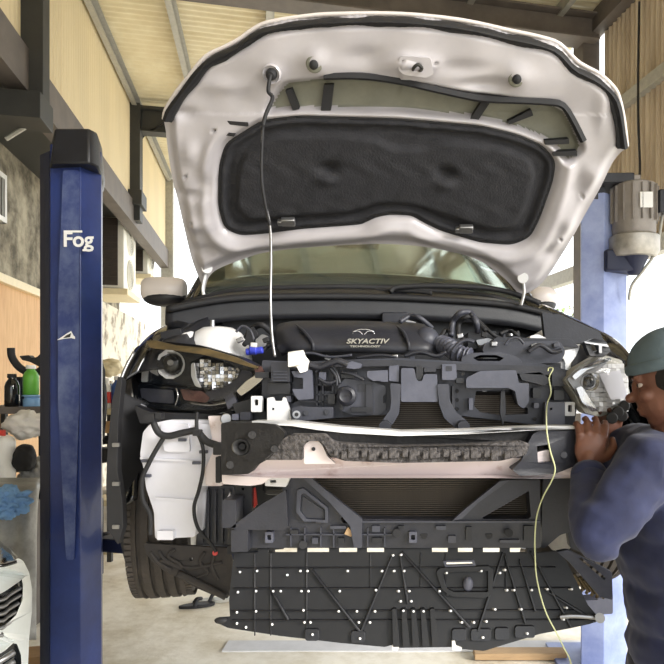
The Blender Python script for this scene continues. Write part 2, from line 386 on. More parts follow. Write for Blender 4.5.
# winged badge sticker on the face
bm = bmesh.new(); plate(bm, [(57, 340), (66, 334), (71, 331), (73.5, 335.5), (79, 340), (71, 338), (66, 338.5)], 2.972, .003, r=0); obj('emblem', bm, 'white_print', lc)
bm = bmesh.new(); plate(bm, [(63, 338.2), (66, 335.5), (71, 333), (70, 337.2)], 2.9705, .002, r=0); obj('emblem', bm, 'dark_steel', lc, label='dark centre of the winged badge')
bm = bmesh.new(); box(bm, (lc.location.x, 3.18, .012), (.46, .5, .024)); obj('base_plate', bm, 'navy_paint', lc, bevel=.004)
# carriage and swing arms
bm = bmesh.new(); box(bm, (X(74, 3.4), 3.42, .83), (.24, .14, .42)); obj('carriage', bm, 'navy_paint', lc, bevel=.01)
def arm(par, a, b, m, pad_t):
    bm = bmesh.new(); a = Vector(a); b = Vector(b); d = (b-a); c = (a+b)/2; R = d.to_track_quat('X', 'Z').to_matrix()
    box(bm, c-d*.22, (d.length*.56, .13, .07), R); box(bm, c+d*.22, (d.length*.56, .10, .05), R)
    obj('swing_arm', bm, m, par, bevel=.006)
    bm = bmesh.new(); cyl(bm, b+Vector((0, 0, -.02)), b+Vector((0, 0, pad_t-.04)), .022); cyl(bm, b+Vector((0, 0, pad_t-.05)), b+Vector((0, 0, pad_t)), .06); obj('lift_pad', bm, 'rubber', par, bevel=.004)
arm(lc, (-1.6, 3.46, .8), (-.62, 3.05, .84), 'navy_paint', .155)
arm(lc, (-1.6, 3.5, .8), (-.62, 4.6, .84), 'navy_paint', .155)
bm = bmesh.new(); cyl(bm, P(97, 462, 3.3), P(97, 448, 3.3), .075, .07); obj('arm_lock', bm, 'rubber', lc, bevel=.006)
bm = bmesh.new(); cyl(bm, P(97, 500, 3.32), P(97, 461, 3.32), .025); obj('lock_pin', bm, 'dark_steel', lc)

rc = thing('lift_column', (1.13, 3.75, 0), 'hazy pale blue lift column carrying a motor, right of the car', 'lift column')
bm = bmesh.new(); footprint(bm, [(X(581, 3.66), 3.66), (X(604, 3.62), 3.62), (X(627, 3.72), 3.72), (X(627, 3.72), 3.95), (X(583, 3.9), 3.95)], 0, 2.74); obj('post', bm, 'hazy_blue', rc, bevel=.004)
bm = bmesh.new(); footprint(bm, [(X(575, 3.5), 3.55), (X(638, 3.5), 3.55), (X(640, 3.6), 3.9), (X(575, 3.6), 3.9)], 2.775, 2.83); obj('top_plate', bm, 'dark_plastic', rc, bevel=.006)
bm = bmesh.new(); plate(bm, [(577, 186), (602, 183), (606, 190), (606, 200), (580, 197)], 3.63, .1, r=1); obj('top_plate', bm, 'dark_plastic', rc, label='dark drooping edge below the top plate')
bm = bmesh.new(); box(bm, (1.15, 3.8, .012), (.46, .5, .024)); obj('base_plate', bm, 'hazy_blue', rc, bevel=.004)
bm = bmesh.new(); box(bm, (1.02, 4.0, .83), (.3, .14, .42)); obj('carriage', bm, 'grey_steel', rc, bevel=.01)
arm(rc, (1.05, 4.05, .8), (.62, 3.05, .84), 'motor_grey', .155)
arm(rc, (1.05, 4.1, .8), (.62, 4.6, .84), 'motor_grey', .155)
# motor
mo = bmesh.new(); mc = P(634, 215, 3.62); lathe(mo, mc-Vector((0, 0, .17)), (0, 0, 1), [(0, .10), (.06, .115), (.07, .118), (.33, .118), (.34, .10), (.345, .03)], 28)
m1 = obj('motor_housing', mo, 'motor_grey', rc, smooth=True, angle=35)
for k in range(16):
    a = math.pi*2*k/16; bm = bmesh.new(); box(bm, mc+Vector((math.cos(a)*.125, math.sin(a)*.125, .05)), (.018, .004, .2), Matrix.Rotation(a, 3, 'Z')); obj('cooling_fin', bm, 'motor_grey', m1)
bm = bmesh.new(); lathe(bm, mc-Vector((0, 0, .24)), (0, 0, 1), [(0, .05), (.0, .12), (.03, .138), (.11, .138), (.12, .125)], 28); obj('fan_cowl', bm, 'alloy', rc, smooth=True, angle=35)
bm = bmesh.new(); box(bm, mc+Vector((.02, -.128, .05)), (.07, .012, .085)); obj('rating_plate', bm, 'white_print', rc, bevel=.002)
bm = bmesh.new(); box(bm, mc+Vector((.15, -.03, .06)), (.07, .09, .13)); obj('junction_box', bm, 'dark_plastic', rc, bevel=.006)
bm = bmesh.new(); tube(bm, [mc+Vector((.15, -.03, 0)), P(656, 250, 3.6), P(645, 268, 3.6), P(632, 285, 3.64), P(629, 300, 3.66)], .009, 8); obj('motor_cable', bm, 'galvanised', rc, smooth=True)
bm = bmesh.new(); box(bm, mc+Vector((-.07, .06, -.26)), (.2, .2, .12)); cyl(bm, mc+Vector((0, .0, -.34)), mc+Vector((0, 0, -.22)), .03, .09); obj('pump_block', bm, 'navy_paint', rc, bevel=.01)
bm = bmesh.new(); box(bm, mc+Vector((0, .04, .2)), (.08, .08, .06)); obj('motor_mount', bm, 'motor_grey', rc, bevel=.005)
bm = bmesh.new(); tube(bm, [P(653, 2, 5.6), P(652.5, 60, 5.4), P(653, 120, 5.2), P(655, 178, 5.0), P(648, 200, 4.2)], .01, 6); 
bmesh.ops.transform(bm, matrix=Matrix.Translation((-.12, 0, 0)), verts=bm.verts); obj('power_cable', bm, 'rubber', smooth=True, label='black cable running down the brown ribbed wall to the motor', cat='cable')
# ================================================================== AIR CONDITIONERS
def acu(s0, s1, q, z0, z1, lab, near):
    t = thing('air_conditioner', B(-q-.25, (s0+s1)/2, z0), lab, 'air conditioner', 'outdoor air conditioners on the left wall')
    bm = bmesh.new(); bbox(bm, -q-.42, -q, s0, s1, z0, z1); obj('casing', bm, 'ac_white', t, bevel=.01)
    bm = bmesh.new(); bbox(bm, -q-.36, -q-.08, s0-.02, s0+.01, z0+.04, z1-.03); e = obj('end_grille', bm, 'ac_dark', t)
    for k in range(12):
        zz = z0+.08+k*(z1-z0-.14)/11; bm = bmesh.new(); bbox(bm, -q-.36, -q-.08, s0-.028, s0-.018, zz, zz+.012); obj('slat', bm, 'ac_dark', e)
    n = 2 if near else 1
    for k in range(n):
        c = B(-q, (s0+s1)/2, z0+(z1-z0)*(2*k+1)/(2*n)); r = min((z1-z0)/n, s1-s0)*.44
        bm = bmesh.new(); lathe(bm, c, E1, [(-.02, r*.98), (.012, r), (.02, r*.96), (.012, r*.9), (-.01, r*.9)], 28); f = obj('fan_guard', bm, 'ac_white', t, smooth=True, angle=40)
        bm = bmesh.new(); lathe(bm, c, E1, [(-.005, r*.9), (.004, r*.9)], 24); obj('fan_opening', bm, 'galvanised', f)
        for j in range(5):
            bm = bmesh.new(); R = r*(.16+.16*j); ring = [c+E1*.018+(E2*math.cos(a)+Vector((0, 0, 1))*math.sin(a))*R for a in np.linspace(0, 6.2832, 25)]; tube(bm, ring, .004, 5, 1); obj('guard_ring', bm, 'ac_white', f)
    bm = bmesh.new(); bbox(bm, -q-.45, -q+.06, s0-.05, s1+.05, z0-.1, z0-.01); obj('support_bracket', bm, 'cream', t, bevel=.006)
    return t
acu(9.9, 10.8, 1.95, 1.40, 2.44, 'twin fan outdoor air conditioner, nearer of the two high on the left wall', True)
acu(12.2, 12.9, 2.0, 2.0, 2.85, 'smaller outdoor air conditioner behind the twin fan one, beside a white panel', False)
bm = bmesh.new(); tube(bm, [P(143, 134, 9.2), P(148, 131, 9.1), P(155, 128, 9.0), P(166, 120, 8.9), P(164, 112, 8.9)], .012, 6); tube(bm, [P(137, 147, 9.2), P(143, 137, 9.2), P(150, 130, 9.1)], .012, 6)
obj('loose_wire', bm, 'rubber', smooth=True, label='black wires looping under the far dark beam', cat='wire')
# ================================================================== BENCH AND CLUTTER, LEFT
def shelf_thing(name, lab, px0, px1, py, d, dep, m='grey_steel'):
    t = thing(name, (X((px0+px1)/2, d), d+dep/2, 0), lab, 'shelving')
    zt = P(0, py, d).z; x0, x1 = X(px0, d), X(px1, d)
    for z in (zt, zt-.42, zt-.8):
        if z > .1: bm = bmesh.new(); box(bm, ((x0+x1)/2, d+dep/2, z-.025), (x1-x0, dep, .05)); obj('shelf_board', bm, m, t, bevel=.004)
    for x in (x0+.02, x1-.02):
        for y in (d+.02, d+dep-.02): bm = bmesh.new(); box(bm, (x, y, zt/2-.03), (.04, .04, zt-.05)); obj('leg', bm, 'dark_steel', t)
    return zt
zt = shelf_thing('workbench', 'grey metal workbench crowded with bottles at the left edge', -40, 44, 407, 4.6, .5)
zt2 = shelf_thing('workbench', 'pale bench seen between the blue column and the tyre', 88, 132, 409, 5.6, .4, 'cream')
def bottle(name, lab, px, d, z, r, h, m, cap='white_plastic', grp=None, neck=.35, band=None):
    t = thing(name, (X(px, d), d, z), lab, 'bottle', grp); c = (X(px, d), d, z)
    bm = bmesh.new(); lathe(bm, c, (0, 0, 1), [(0, r*.9), (h*.03, r), (h*.62, r), (h*.75, r*.8), (h*.84, r*neck), (h*.9, r*neck)], 16); obj('bottle_body', bm, m, t, smooth=True, angle=50)
    bm = bmesh.new(); lathe(bm, c, (0, 0, 1), [(h*.88, r*neck*1.25), (h, r*neck*1.2)], 12); obj('cap', bm, cap, t, smooth=True, angle=50)
    if band: bm = bmesh.new(); lathe(bm, c, (0, 0, 1), [(h*.18, r*1.02), (h*.55, r*1.02)], 16); obj('label_band', bm, band, t, smooth=True, angle=50)
bottle('oil_bottle', 'bright green plastic bottle on the left bench', 31, 4.78, zt+.085, .055, .22, 'green_plastic', 'white_plastic', neck=.5)
bottle('spray_can', 'short clear blue tub under the green bottle on the bench', 32, 4.72, zt, .06, .085, 'clear_can', 'clear_can', neck=.9)
bottle('oil_bottle', 'black bottle nearest the bench edge, left of the green bottle', 12, 4.70, zt, .05, .24, 'gloss_black', 'rubber', neck=.5)
bottle('oil_bottle', 'dark navy bottle between the black bottle and green bottle', 20, 4.86, zt, .045, .22, 'navy_paint', 'rubber', neck=.5)
bottle('oil_bottle', 'white bottle with red label right of the blue column', 106.5, 5.75, zt2, .045, .27, 'white_plastic', 'white_plastic', neck=.4, band='red_plastic')
bottle('oil_bottle', 'blue bottle beside the white and red one, near the tyre', 117, 5.78, zt2, .05, .29, 'blue_plastic', 'white_plastic', neck=.4)
bottle('oil_bottle', 'pale blue bottle behind the white and red one', 111.5, 5.98, zt2, .035, .25, 'clear_can', 'white_plastic', neck=.4)
bm = bmesh.new(); tube(bm, [P(11, 348, 4.9), P(12, 357, 4.9), P(18, 366, 4.9), P(27, 372, 4.9), P(36, 373, 4.9), P(44, 368, 4.9)], .028, 10); obj('rubber_hose', bm, 'rubber', smooth=True, label='curved black hose propped above the bench bottles', cat='hose')
bm = bmesh.new(); plate(bm, [(19, 356), (29, 355), (31, 358), (37, 357), (44, 350), (44, 372), (38, 366), (30, 362), (22, 360)], 5.0, .06); obj('metal_bracket', bm, 'dark_steel', bevel=.003, label='jagged black metal part behind the green bottle', cat='car part')
def lump(name, m, c, s, lab, cat, amp=.25, fr=3, seed=0, sub=4, parent=None, flat=None, group=None):
    bm = bmesh.new(); bmesh.ops.create_icosphere(bm, subdivisions=sub, radius=1)
    for v in bm.verts:
        n = v.co.normalized(); q = 1+amp*noise.noise(n*fr+Vector((seed, 0, 0)))+amp*.5*noise.noise(n*fr*2.3+Vector((0, seed, 0)))+amp*.22*noise.noise(n*fr*6+Vector((0, seed, 3)))
        v.co = Vector((n.x*s[0], n.y*s[1], n.z*s[2]))*q
        if flat is not None and v.co.z < -s[2]*flat: v.co.z = -s[2]*flat
        v.co += Vector(c)
    return obj(name, bm, m, parent, smooth=True, label=lab, cat=cat, group=group)
lump('cloth_bundle', 'bag_plastic', P(29, 425, 4.42), (.15, .12, .09), 'crumpled white plastic bag under the bench top', 'bag', .35, 2.5, 3)
lump('cloth_bundle', 'cream', P(110, 368, 5.9), (.11, .1, .08), 'cream bundle on top of the bottles by the tyre', 'bundle', .3, 2, 5)
lump('work_jacket', 'cloth_black', P(100, 403, 5.2), (.045, .08, .32), 'black garment hanging beside the blue column', 'clothing', .25, 2, 8)
lump('cloth_bundle', 'cloth_black', P(106, 440, 5.75), (.10, .08, .04), 'dark rags in the gap between column and tyre', 'rags', .3, 2.4, 4)
bm = bmesh.new(); box(bm, P(107, 427, 5.7), (.16, .14, .10), Matrix.Rotation(.3, 3, 'Z')); obj('small_carton', bm, 'cardboard', bevel=.004, label='small tan carton on the lower shelf by the tyre', cat='box')
lump('tool_bag', 'cloth_black', P(24, 458, 4.3), (.07, .09, .09), 'small dark bag hanging below the white plastic bag', 'bag', .15, 2, 6)
lump('cloth_bundle', 'dust_sheet', P(36, 474, 4.45), (.1, .1, .11), 'grey creased cloth beside the dark bag', 'cloth', .4, 3, 7)
# white can with rounded edges
t = thing('plastic_canister', P(0, 490, 4.2), 'white plastic canister with red cap at the left edge', 'canister')
bm = bmesh.new(); box(bm, P(-12, 462, 4.2), (.29, .2, .35)); obj('canister_body', bm, 'white_plastic', t, bevel=.045)
bm = bmesh.new(); cyl(bm, P(-2, 437, 4.2), P(-2, 430, 4.2), .045); obj('cap', bm, 'red_plastic', t, bevel=.004)
# plastic dust sheet over something
prof = []
rows = []
for i, y in enumerate((478, 486, 500, 530, 565, 600, 640)):
    r = []
    for j, x in enumerate((-60, -30, 0, 14, 26, 36, 42)):
        dd = 3.75+.22*(j/6)**2-(.10*i/6)+.05*noise.noise(Vector((x*.12, y*.05, 1)))+.03*noise.noise(Vector((x*.4, y*.02, 5)))
        if i == 0: dd += .25
        r.append(P(x-(2*i if j == 6 else 0), y, dd))
    rows.append(r)
bm = loft(rows, 5, 4); obj('dust_sheet', bm, 'dust_sheet', smooth=True, solid=.004, label='translucent grey plastic sheet draped beside the blue column', cat='dust sheet')
bm = bmesh.new(); box(bm, P(0, 590, 4.2)+Vector((-.15, .1, 0)), (.55, .35, 1.1)); obj('parts_cabinet', bm, 'grey_steel', bevel=.01, label='grey cabinet hidden beneath the plastic sheet', cat='cabinet')
lump('cleaning_rag', 'blue_rag', P(5, 503, 3.62), (.12, .09, .085), 'crumpled light blue rag on the plastic sheet', 'rag', .45, 3, 2, 5)
bm = bmesh.new(); box(bm, P(32, 616, 3.48), (.2, .16, .2), Matrix.Rotation(.2, 3, 'Z')); o = obj('cardboard_box', bm, 'cardboard', bevel=.004, label='brown cardboard box behind the silver car', cat='box'); o.location.z = 0.0
# bucket
t = thing('white_drum', (X(112, 6.35), 6.35, 0), 'tall white plastic drum standing behind the lift column', 'drum')
bm = bmesh.new(); lathe(bm, t.location, (0, 0, 1), [(0, .115), (.02, .125), (.3, .13), (.31, .138), (.33, .138), (.34, .13), (.56, .135), (.57, .14), (.6, .14)], 28); obj('drum_body', bm, 'white_plastic', t, smooth=True, angle=40)
bm = bmesh.new(); lathe(bm, t.location, (0, 0, 1), [(.6, .145), (.63, .145), (.635, .13)], 28); obj('lid', bm, 'white_plastic', t, smooth=True, angle=40)
bm = bmesh.new(); lathe(bm, t.location, (0, 0, 1), [(.0, .127), (.022, .129)], 28); obj('base_ring', bm, 'cream', t, smooth=True, angle=40)
# sandals
for k, (px, py, rz, lab) in enumerate(((197, 607, .35, 'black rubber sandal lying flat, left one of the pair'), (213, 602, .15, 'black rubber sandal with pale sole edge, right one of the pair'))):
    d = CAMZ*F/(py-CY); c = Vector((X(px, d), d, 0)); t = thing('rubber_sandal', c, lab, 'sandal', 'pair of sandals under the car')
    bm = bmesh.new(); R = Matrix.Rotation(rz, 3, 'Z'); o2 = [(.13*math.cos(a), (.045+.008*math.cos(a))*math.sin(a)) for a in np.linspace(0, 6.283, 19)[:-1]]
    lo = [bm.verts.new(c+R @ Vector((x, y, .002))) for x, y in o2]; hi = [bm.verts.new(c+R @ Vector((x, y, .024))) for x, y in o2]
    for i in range(18): bm.faces.new((lo[i], lo[(i+1) % 18], hi[(i+1) % 18], hi[i]))
    bm.faces.new(lo[::-1]); bm.faces.new(hi); obj('sole', bm, 'rubber' if k == 0 else 'galvanised', t, bevel=.004)
    bm = bmesh.new(); tube(bm, [c+R @ Vector((-.02, -.045, .02)), c+R @ Vector((0, -.02, .06)), c+R @ Vector((.03, .0, .06)), c+R @ Vector((0, .03, .05)), c+R @ Vector((-.02, .045, .02))], .013, 8); obj('strap', bm, 'rubber', t, smooth=True)
# shrub outside
t = thing('leafy_shrub', (2.9, 11.6, 0), 'pale green leafy shrub outside, right of the car mirror', 'shrub')
bm = bmesh.new(); tube(bm, [(2.9, 11.6, 0), (2.95, 11.6, 1.2), (2.85, 11.65, 2.4)], .03, 8)
for k in range(9): a = random.random()*6.28; tube(bm, [(2.93, 11.6, 1.5+k*.13), (2.93+.4*math.cos(a), 11.6+.4*math.sin(a), 2.2+k*.13)], .012, 5)
obj('branches', bm, 'bark', t, smooth=True)
bm = bmesh.new()
for k in range(900):
    v = Vector((random.gauss(0, 1), random.gauss(0, 1), random.gauss(0, 1))); v = v.normalized()*random.random()**.45
    c = Vector((2.92+v.x*.6, 11.6+v.y*.5, 2.35+v.z*.75)); R = Matrix.Rotation(random.random()*6, 3, 'Z') @ Matrix.Rotation(random.random()*3, 3, 'X')
    q = [c+R @ Vector(p) for p in ((-.05, 0, 0), (0, -.02, .01), (.05, 0, 0), (0, .02, .01))]; bm.faces.new([bm.verts.new(p) for p in q])
obj('foliage', bm, 'leaf', t, kind='stuff')
# ================================================================== SECOND CAR (corner of it)
t = thing('silver_car', (-1.75, 2.4, 0), 'silver white car front corner with chrome grille slats, bottom left', 'car')
def fn2(x, y): return 2.62-.30*math.cos(max(-1.2, min(1.2, (30-x)/60*1.2-1.0)))+.0012*(y-560)*0
def f2(x, y): return 2.35+max(0, (x+30))**2*.00009+.0*y
bm = bmesh.new(); plate(bm, [(-90, 560), (-20, 560), (0, 566), (14, 560), (19, 563), (25, 575), (28, 592), (28, 612), (25, 640), (23, 690), (-90, 690)], 0, .03, holes=([(-80, 600), (0, 594), (16, 583), (21.5, 578), (23, 585), (22.5, 600), (16, 615), (8, 623), (-10, 634), (-80, 650)], [(-80, 662), (0, 654), (12, 643), (17, 644), (21, 655), (22, 675), (-80, 680)]), r=2, fn=f2)
obj('bumper_skin', bm, 'car_two', t, bevel=.008)
bm = bmesh.new(); plate(bm, [(-90, 594), (0, 590), (20, 577), (23, 590), (17, 620), (-10, 640), (-90, 652)], 0, .02, r=1, fn=lambda x, y: f2(x, y)+.06); obj('grille_backing', bm, 'gloss_black', t)
for k in range(6):
    bm = bmesh.new(); y = 597+k*7.0; xe = (20, 20, 18, 15, 10, 2)[k]
    tube(bm, [P(x, y-(x*.6 if x > 0 else 0)+3.2, f2(x, 0)+.02) for x in (-70, -30, 0, xe*.5, xe)], .008, 6, flat=1); obj('grille_slat', bm, 'satin_metal', t, smooth=True)
bm = bmesh.new(); plate(bm, [(-90, 652), (20, 640), (22, 690), (-90, 690)], 0, .02, r=1, fn=lambda x, y: f2(x, y)+.08); obj('intake_backing', bm, 'lamp_dark', t)
for k in range(2): bm = bmesh.new(); tube(bm, [P(-60, 672+k*9, 2.36), P(-10, 665+k*9, 2.36), P(14, 652+k*9, 2.42)], .012, 6); obj('intake_slat', bm, 'satin_metal', t, smooth=True)
rows = [[P(-90, 566, 2.36), P(-20, 562, 2.36), P(0, 566, 2.36), P(17, 562, 2.42)], [P(-90, 556, 2.42), P(-20, 553, 2.42), P(0, 560, 2.46), P(14, 559, 2.5)], [P(-90, 535, 2.9), P(-20, 533, 2.9), P(-6, 538, 2.95), P(4, 546, 3.0)], [P(-110, 520, 3.4), P(-60, 521, 3.4), P(-40, 527, 3.4), P(-30, 535, 3.4)]]
obj('bonnet', loft(rows), 'gloss_black', t, smooth=True, solid=.01)
bm = bmesh.new(); 
rows = [[P(23, 572, 2.63), P(27, 592, 2.67), P(24, 640, 2.66), P(22, 690, 2.64)], [P(8, 548, 3.0), P(14, 580, 3.1), P(12, 640, 3.1), P(10, 690, 3.1)], [P(-30, 535, 3.4), P(-26, 570, 3.4), P(-26, 620, 3.4), P(-28, 680, 3.4)]]
bm.free(); obj('wing_panel', loft(rows), 'car_two', t, smooth=True, solid=.01)
bm = bmesh.new(); cyl(bm, (-2.16, 2.9, .3), (-1.93, 2.9, .3), .3, n=28); obj('wheel', bm, 'tyre', t, bevel=.03)
# ================================================================== CAR ON THE LIFT
car = thing('hatchback_car', (0, 3.4, 1.0), 'white hatchback car with front bumper removed and bonnet propped open', 'car')
def HD(py): return 2.771/(1+.733*(CY-py)/F)
HN = Vector((0, -.806, -.591)).normalized()          # out of the underside, towards the viewer
def HP(px, py, off=0.): return P(px, py, HD(py))+HN*off
def samp(pts, n):
    """resample a 2-D polyline to n even points"""
    c = [Vector((a, b, 0)) for a, b in pts]; c = catmull(c, 8); L = [0]
    for i in range(1, len(c)): L.append(L[-1]+(c[i]-c[i-1]).length)
    L = np.array(L)/L[-1]; t = np.linspace(0, 1, n); return np.stack([np.interp(t, L, [p.x for p in c]), np.interp(t, L, [p.y for p in c])], 1)
TOP = [(165, 119), (167, 109), (178, 91), (191, 75), (201, 62), (210, 54), (225, 47), (240, 39), (254, 29), (270, 22), (308, 16), (338, 14), (400, 14), (460, 20), (507, 30), (540, 37), (559, 44), (575, 60), (586, 67), (599, 74), (612, 86), (618, 97), (623, 120), (626, 146)]
BOT = [(205, 291), (209, 277), (220, 268), (249, 257), (270, 252), (330, 246), (385, 244), (440, 249), (480, 261), (505, 279), (520, 296)]
LEF = [(205, 291), (193, 262), (184, 226), (178, 200), (173, 181), (168, 150), (165, 119)]
RIG = [(520, 296), (540, 285), (560, 258), (583, 218), (599, 190), (613, 162), (626, 146)]
NU, NV = 230, 150
tp, bt, lf, rg = samp(TOP, NU), samp(BOT, NU), samp(LEF, NV), samp(RIG, NV)
u = np.linspace(0, 1, NU)[:, None, None]; v = np.linspace(0, 1, NV)[None, :, None]
G = (1-v)*bt[:, None, :]+v*tp[:, None, :]+(1-u)*lf[None]+u*rg[None]-((1-u)*(1-v)*bt[0]+u*(1-v)*bt[-1]+(1-u)*v*tp[0]+u*v*tp[-1])
def sdf(G, poly):
    """signed distance in pixels, negative inside"""
    x, y = G[..., 0], G[..., 1]; d = np.full(x.shape, 1e9); ins = np.zeros(x.shape, bool); n = len(poly)
    for i in range(n):
        (ax, ay), (bx, by) = poly[i], poly[(i+1) % n]
        ex, ey = bx-ax, by-ay; t = np.clip(((x-ax)*ex+(y-ay)*ey)/max(ex*ex+ey*ey, 1e-9), 0, 1)
        d = np.minimum(d, np.hypot(x-ax-t*ex, y-ay-t*ey))
        if ay != by: c = ((ay > y) != (by > y)) & (x < (bx-ax)*(y-ay)/(by-ay)+ax); ins ^= c
    return np.where(ins, -d, d)
def ss(a, b, x): t = np.clip((x-a)/(b-a), 0, 1); return t*t*(3-2*t)
def gs(x0, y0, r, ry=None): return np.exp(-(((G[..., 0]-x0)/r)**2+((G[..., 1]-y0)/(ry or r))**2))
PAD = fil([(221, 165), (227, 143), (263, 120.5), (300, 116), (400, 119), (480, 126), (515, 134), (541, 145), (554, 160), (551, 180), (539, 215), (529, 235), (512, 242.5), (480, 240), (440, 228), (424, 220), (412, 213), (391, 212), (376, 214.6), (361, 222), (300, 226.5), (263, 231.5), (240, 232.7), (226, 226), (220, 205)], 9, 4)
VAL = fil([(268, 110), (285, 84), (325, 78), (400, 82), (470, 94), (545, 103), (563, 112), (580, 146), (566, 160), (552, 140), (520, 128), (480, 117), (400, 110), (300, 108)], 5, 3)
edge = np.minimum.reduce([np.hypot(G[..., 0]-p[0], G[..., 1]-p[1]) for p in np.concatenate([lf[::2], rg[::2], bt[::2]])])
h = np.zeros(G.shape[:2])
x_, y_ = G[..., 0], G[..., 1]
h += .030*(1-ss(0, 30, edge))*0 + .022*ss(2, 14, edge)
dp = sdf(G, PAD); h += -.036*(1-ss(-6, 7, dp)); h += .012*np.exp(-((dp-14)/6)**2)*ss(120, 150, y_)
dv = sdf(G, VAL); h += -.038*(1-ss(-3, 6, dv))
nose = 1-ss(50, 92, y_-.16*(x_-270)*(x_ > 400)*.5); h += .018*nose
h += .016*gs(316, 60, 13)+.016*gs(514, 74, 15)+.02*gs(409, 62, 26, 9)-.012*gs(365, 55, 24, 10)-.012*gs(460, 66, 26, 8)+.012*gs(274, 71, 9)
h += -.02*gs(485, 82, 24, 6)
# ribs and steps of the side frames
for (x0, y0, rx, ry, a) in ((192, 150, 9, 12, .012), (206, 182, 8, 12, -.014), (190, 193, 14, 5, -.012), (200, 222, 12, 8, .012), (205, 248, 12, 6, -.010), (578, 190, 9, 16, -.012), (590, 172, 10, 10, .010), (566, 222, 9, 12, .012), (548, 252, 10, 8, -.012), (186, 112, 12, 6, -.012), (222, 84, 20, 9, .012), (600, 108, 8, 22, .012), (246, 98, 14, 10, -.008), (300, 250, 60, 5, -.006), (460, 256, 40, 5, -.006)): h += a*gs(x0, y0, rx, ry)
topd = np.minimum.reduce([np.hypot(G[..., 0]-p[0], G[..., 1]-p[1]) for p in tp[::3]]); h = h*(1.15+.2*(y_ > 112)); h = h*ss(0, 16, topd)+.012*(1-ss(0, 16, topd)); h += .004*np.sin(x_*.09+y_*.05)*ss(4, 20, edge)*ss(2, 14, dp)
# small fixing holes
for (x0, y0) in ((187.5, 174), (193.5, 221), (581, 195), (559, 237), (402, 57), (435, 61), (574, 57.0), (216, 128), (205, 276)): h += -.012*(1-ss(1.2, 2.6, np.hypot(x_-x0, y_-y0)))+.004*gs(x0, y0, 6)
# mesh of the inner panel
bm = bmesh.new(); V = [[bm.verts.new(HP(G[i, j, 0], G[i, j, 1], h[i, j])) for j in range(NV)] for i in range(NU)]
for i in range(NU-1):
    for j in range(NV-1): bm.faces.new((V[i][j], V[i+1][j], V[i+1][j+1], V[i][j+1]))
hood = obj('bonnet_frame', bm, 'hood_paint', car, smooth=True, label='white pressed underside of the raised bonnet')
hood.data.materials.append(MATS['primer']); hood.data.polygons.foreach_set('material_index', (dv < -.5).astype(np.int32)[:-1, :-1].ravel())
# outer skin, slightly crowned and a little larger
bm = bmesh.new(); V = []
for i in range(0, NU, 5):
    row = []
    for j in range(0, NV, 5):
        uu, vv_ = i/(NU-1), j/(NV-1); x, y = G[i, j]; cx, cy = 396, 150; x = cx+(x-cx)*1.006; y = cy+(y-cy)*1.008
        row.append(bm.verts.new(HP(x, y, -.012-.05*(1-(2*uu-1)**2)**.6*math.sin(math.pi*min(1, max(0, vv_))*.96+.1))))
    V.append(row)
for i in range(len(V)-1):
    for j in range(len(V[0])-1): bm.faces.new((V[i][j], V[i+1][j], V[i+1][j+1], V[i][j+1]))
obj('bonnet_skin', bm, 'body_paint', hood, smooth=True)
def hplate(name, m, pts, off, t, r=2, par=hood, holes=(), **k):
    bm = bmesh.new(); L = [fil(pts, r) if r else pts]+[fil(q, 1) for q in holes]; tri = tessellate_polygon([[Vector((x, y, 0)) for x, y in q] for q in L])
    flat = [p for q in L for p in q]; va = [bm.verts.new(HP(x, y, off)) for x, y in flat]; vb = [bm.verts.new(HP(x, y, off-t)) for x, y in flat]
    for a, b, c in tri: bm.faces.new((va[a], va[b], va[c])); bm.faces.new((vb[c], vb[b], vb[a]))
    o = 0
    for q in L:
        for i in range(len(q)): j = (i+1) % len(q); bm.faces.new((va[o+i], va[o+j], vb[o+j], vb[o+i]))
        o += len(q)
    bmesh.ops.dissolve_limit(bm, angle_limit=.01, verts=bm.verts, edges=bm.edges)
    return obj(name, bm, m, par, bevel=k.pop('bevel', .001), **k)
# insulation pad as its own relief sheet with rolled black rim
xs = np.arange(216, 560, 2.0); ys = np.arange(112, 248, 2.0); Gp = np.stack(np.meshgrid(xs, ys, indexing='ij'), -1); G0 = G; G = Gp
dd = sdf(Gp, PAD); x_, y_ = Gp[..., 0], Gp[..., 1]
INNER = fil([(240, 170), (246, 152), (275, 134), (330, 133), (372, 136), (392, 146), (424, 148), (444, 140), (500, 146), (528, 158), (533, 172), (524, 205), (512, 226), (485, 226), (452, 214), (428, 206), (380, 200), (350, 210), (290, 214), (250, 218), (238, 205)], 8, 4)
di = sdf(Gp, INNER)
hp = .012+.012*np.exp(-((dd+4)/3)**2)-.008*np.exp(-((dd+9)/3)**2)+.020*(1-ss(-3, 4, di))-.03*gs(330, 166, 9, 6)+.014*gs(328, 177, 9, 5)-.03*gs(446, 171, 9, 6)+.014*gs(445, 182, 9, 5)
hp += .0016*np.sin(x_*.21+np.sin(y_*.17)*2)*np.cos(y_*.15)
bm = bmesh.new(); V = {}
for i in range(len(xs)):
    for j in range(len(ys)):
        if dd[i, j] < 1.6:
            V[i, j] = bm.verts.new(HP(xs[i], ys[j], hp[i, j]-(.012 if dd[i, j] > -.5 else 0)))
for (i, j) in list(V):
    q = [V.get(k) for k in ((i, j), (i+1, j), (i+1, j+1), (i, j+1))]
    if all(q): bm.faces.new(q)
pad = obj('insulation_pad', bm, 'felt', hood, smooth=True, label='black felt insulation pad clipped under the bonnet'); G = G0
bm = bmesh.new(); tube(bm, [HP(x, y, .006) for x, y in PAD[::2]+PAD[:1]], .0075, 8, 3); obj('pad_rim', bm, 'rubber', hood, smooth=True)
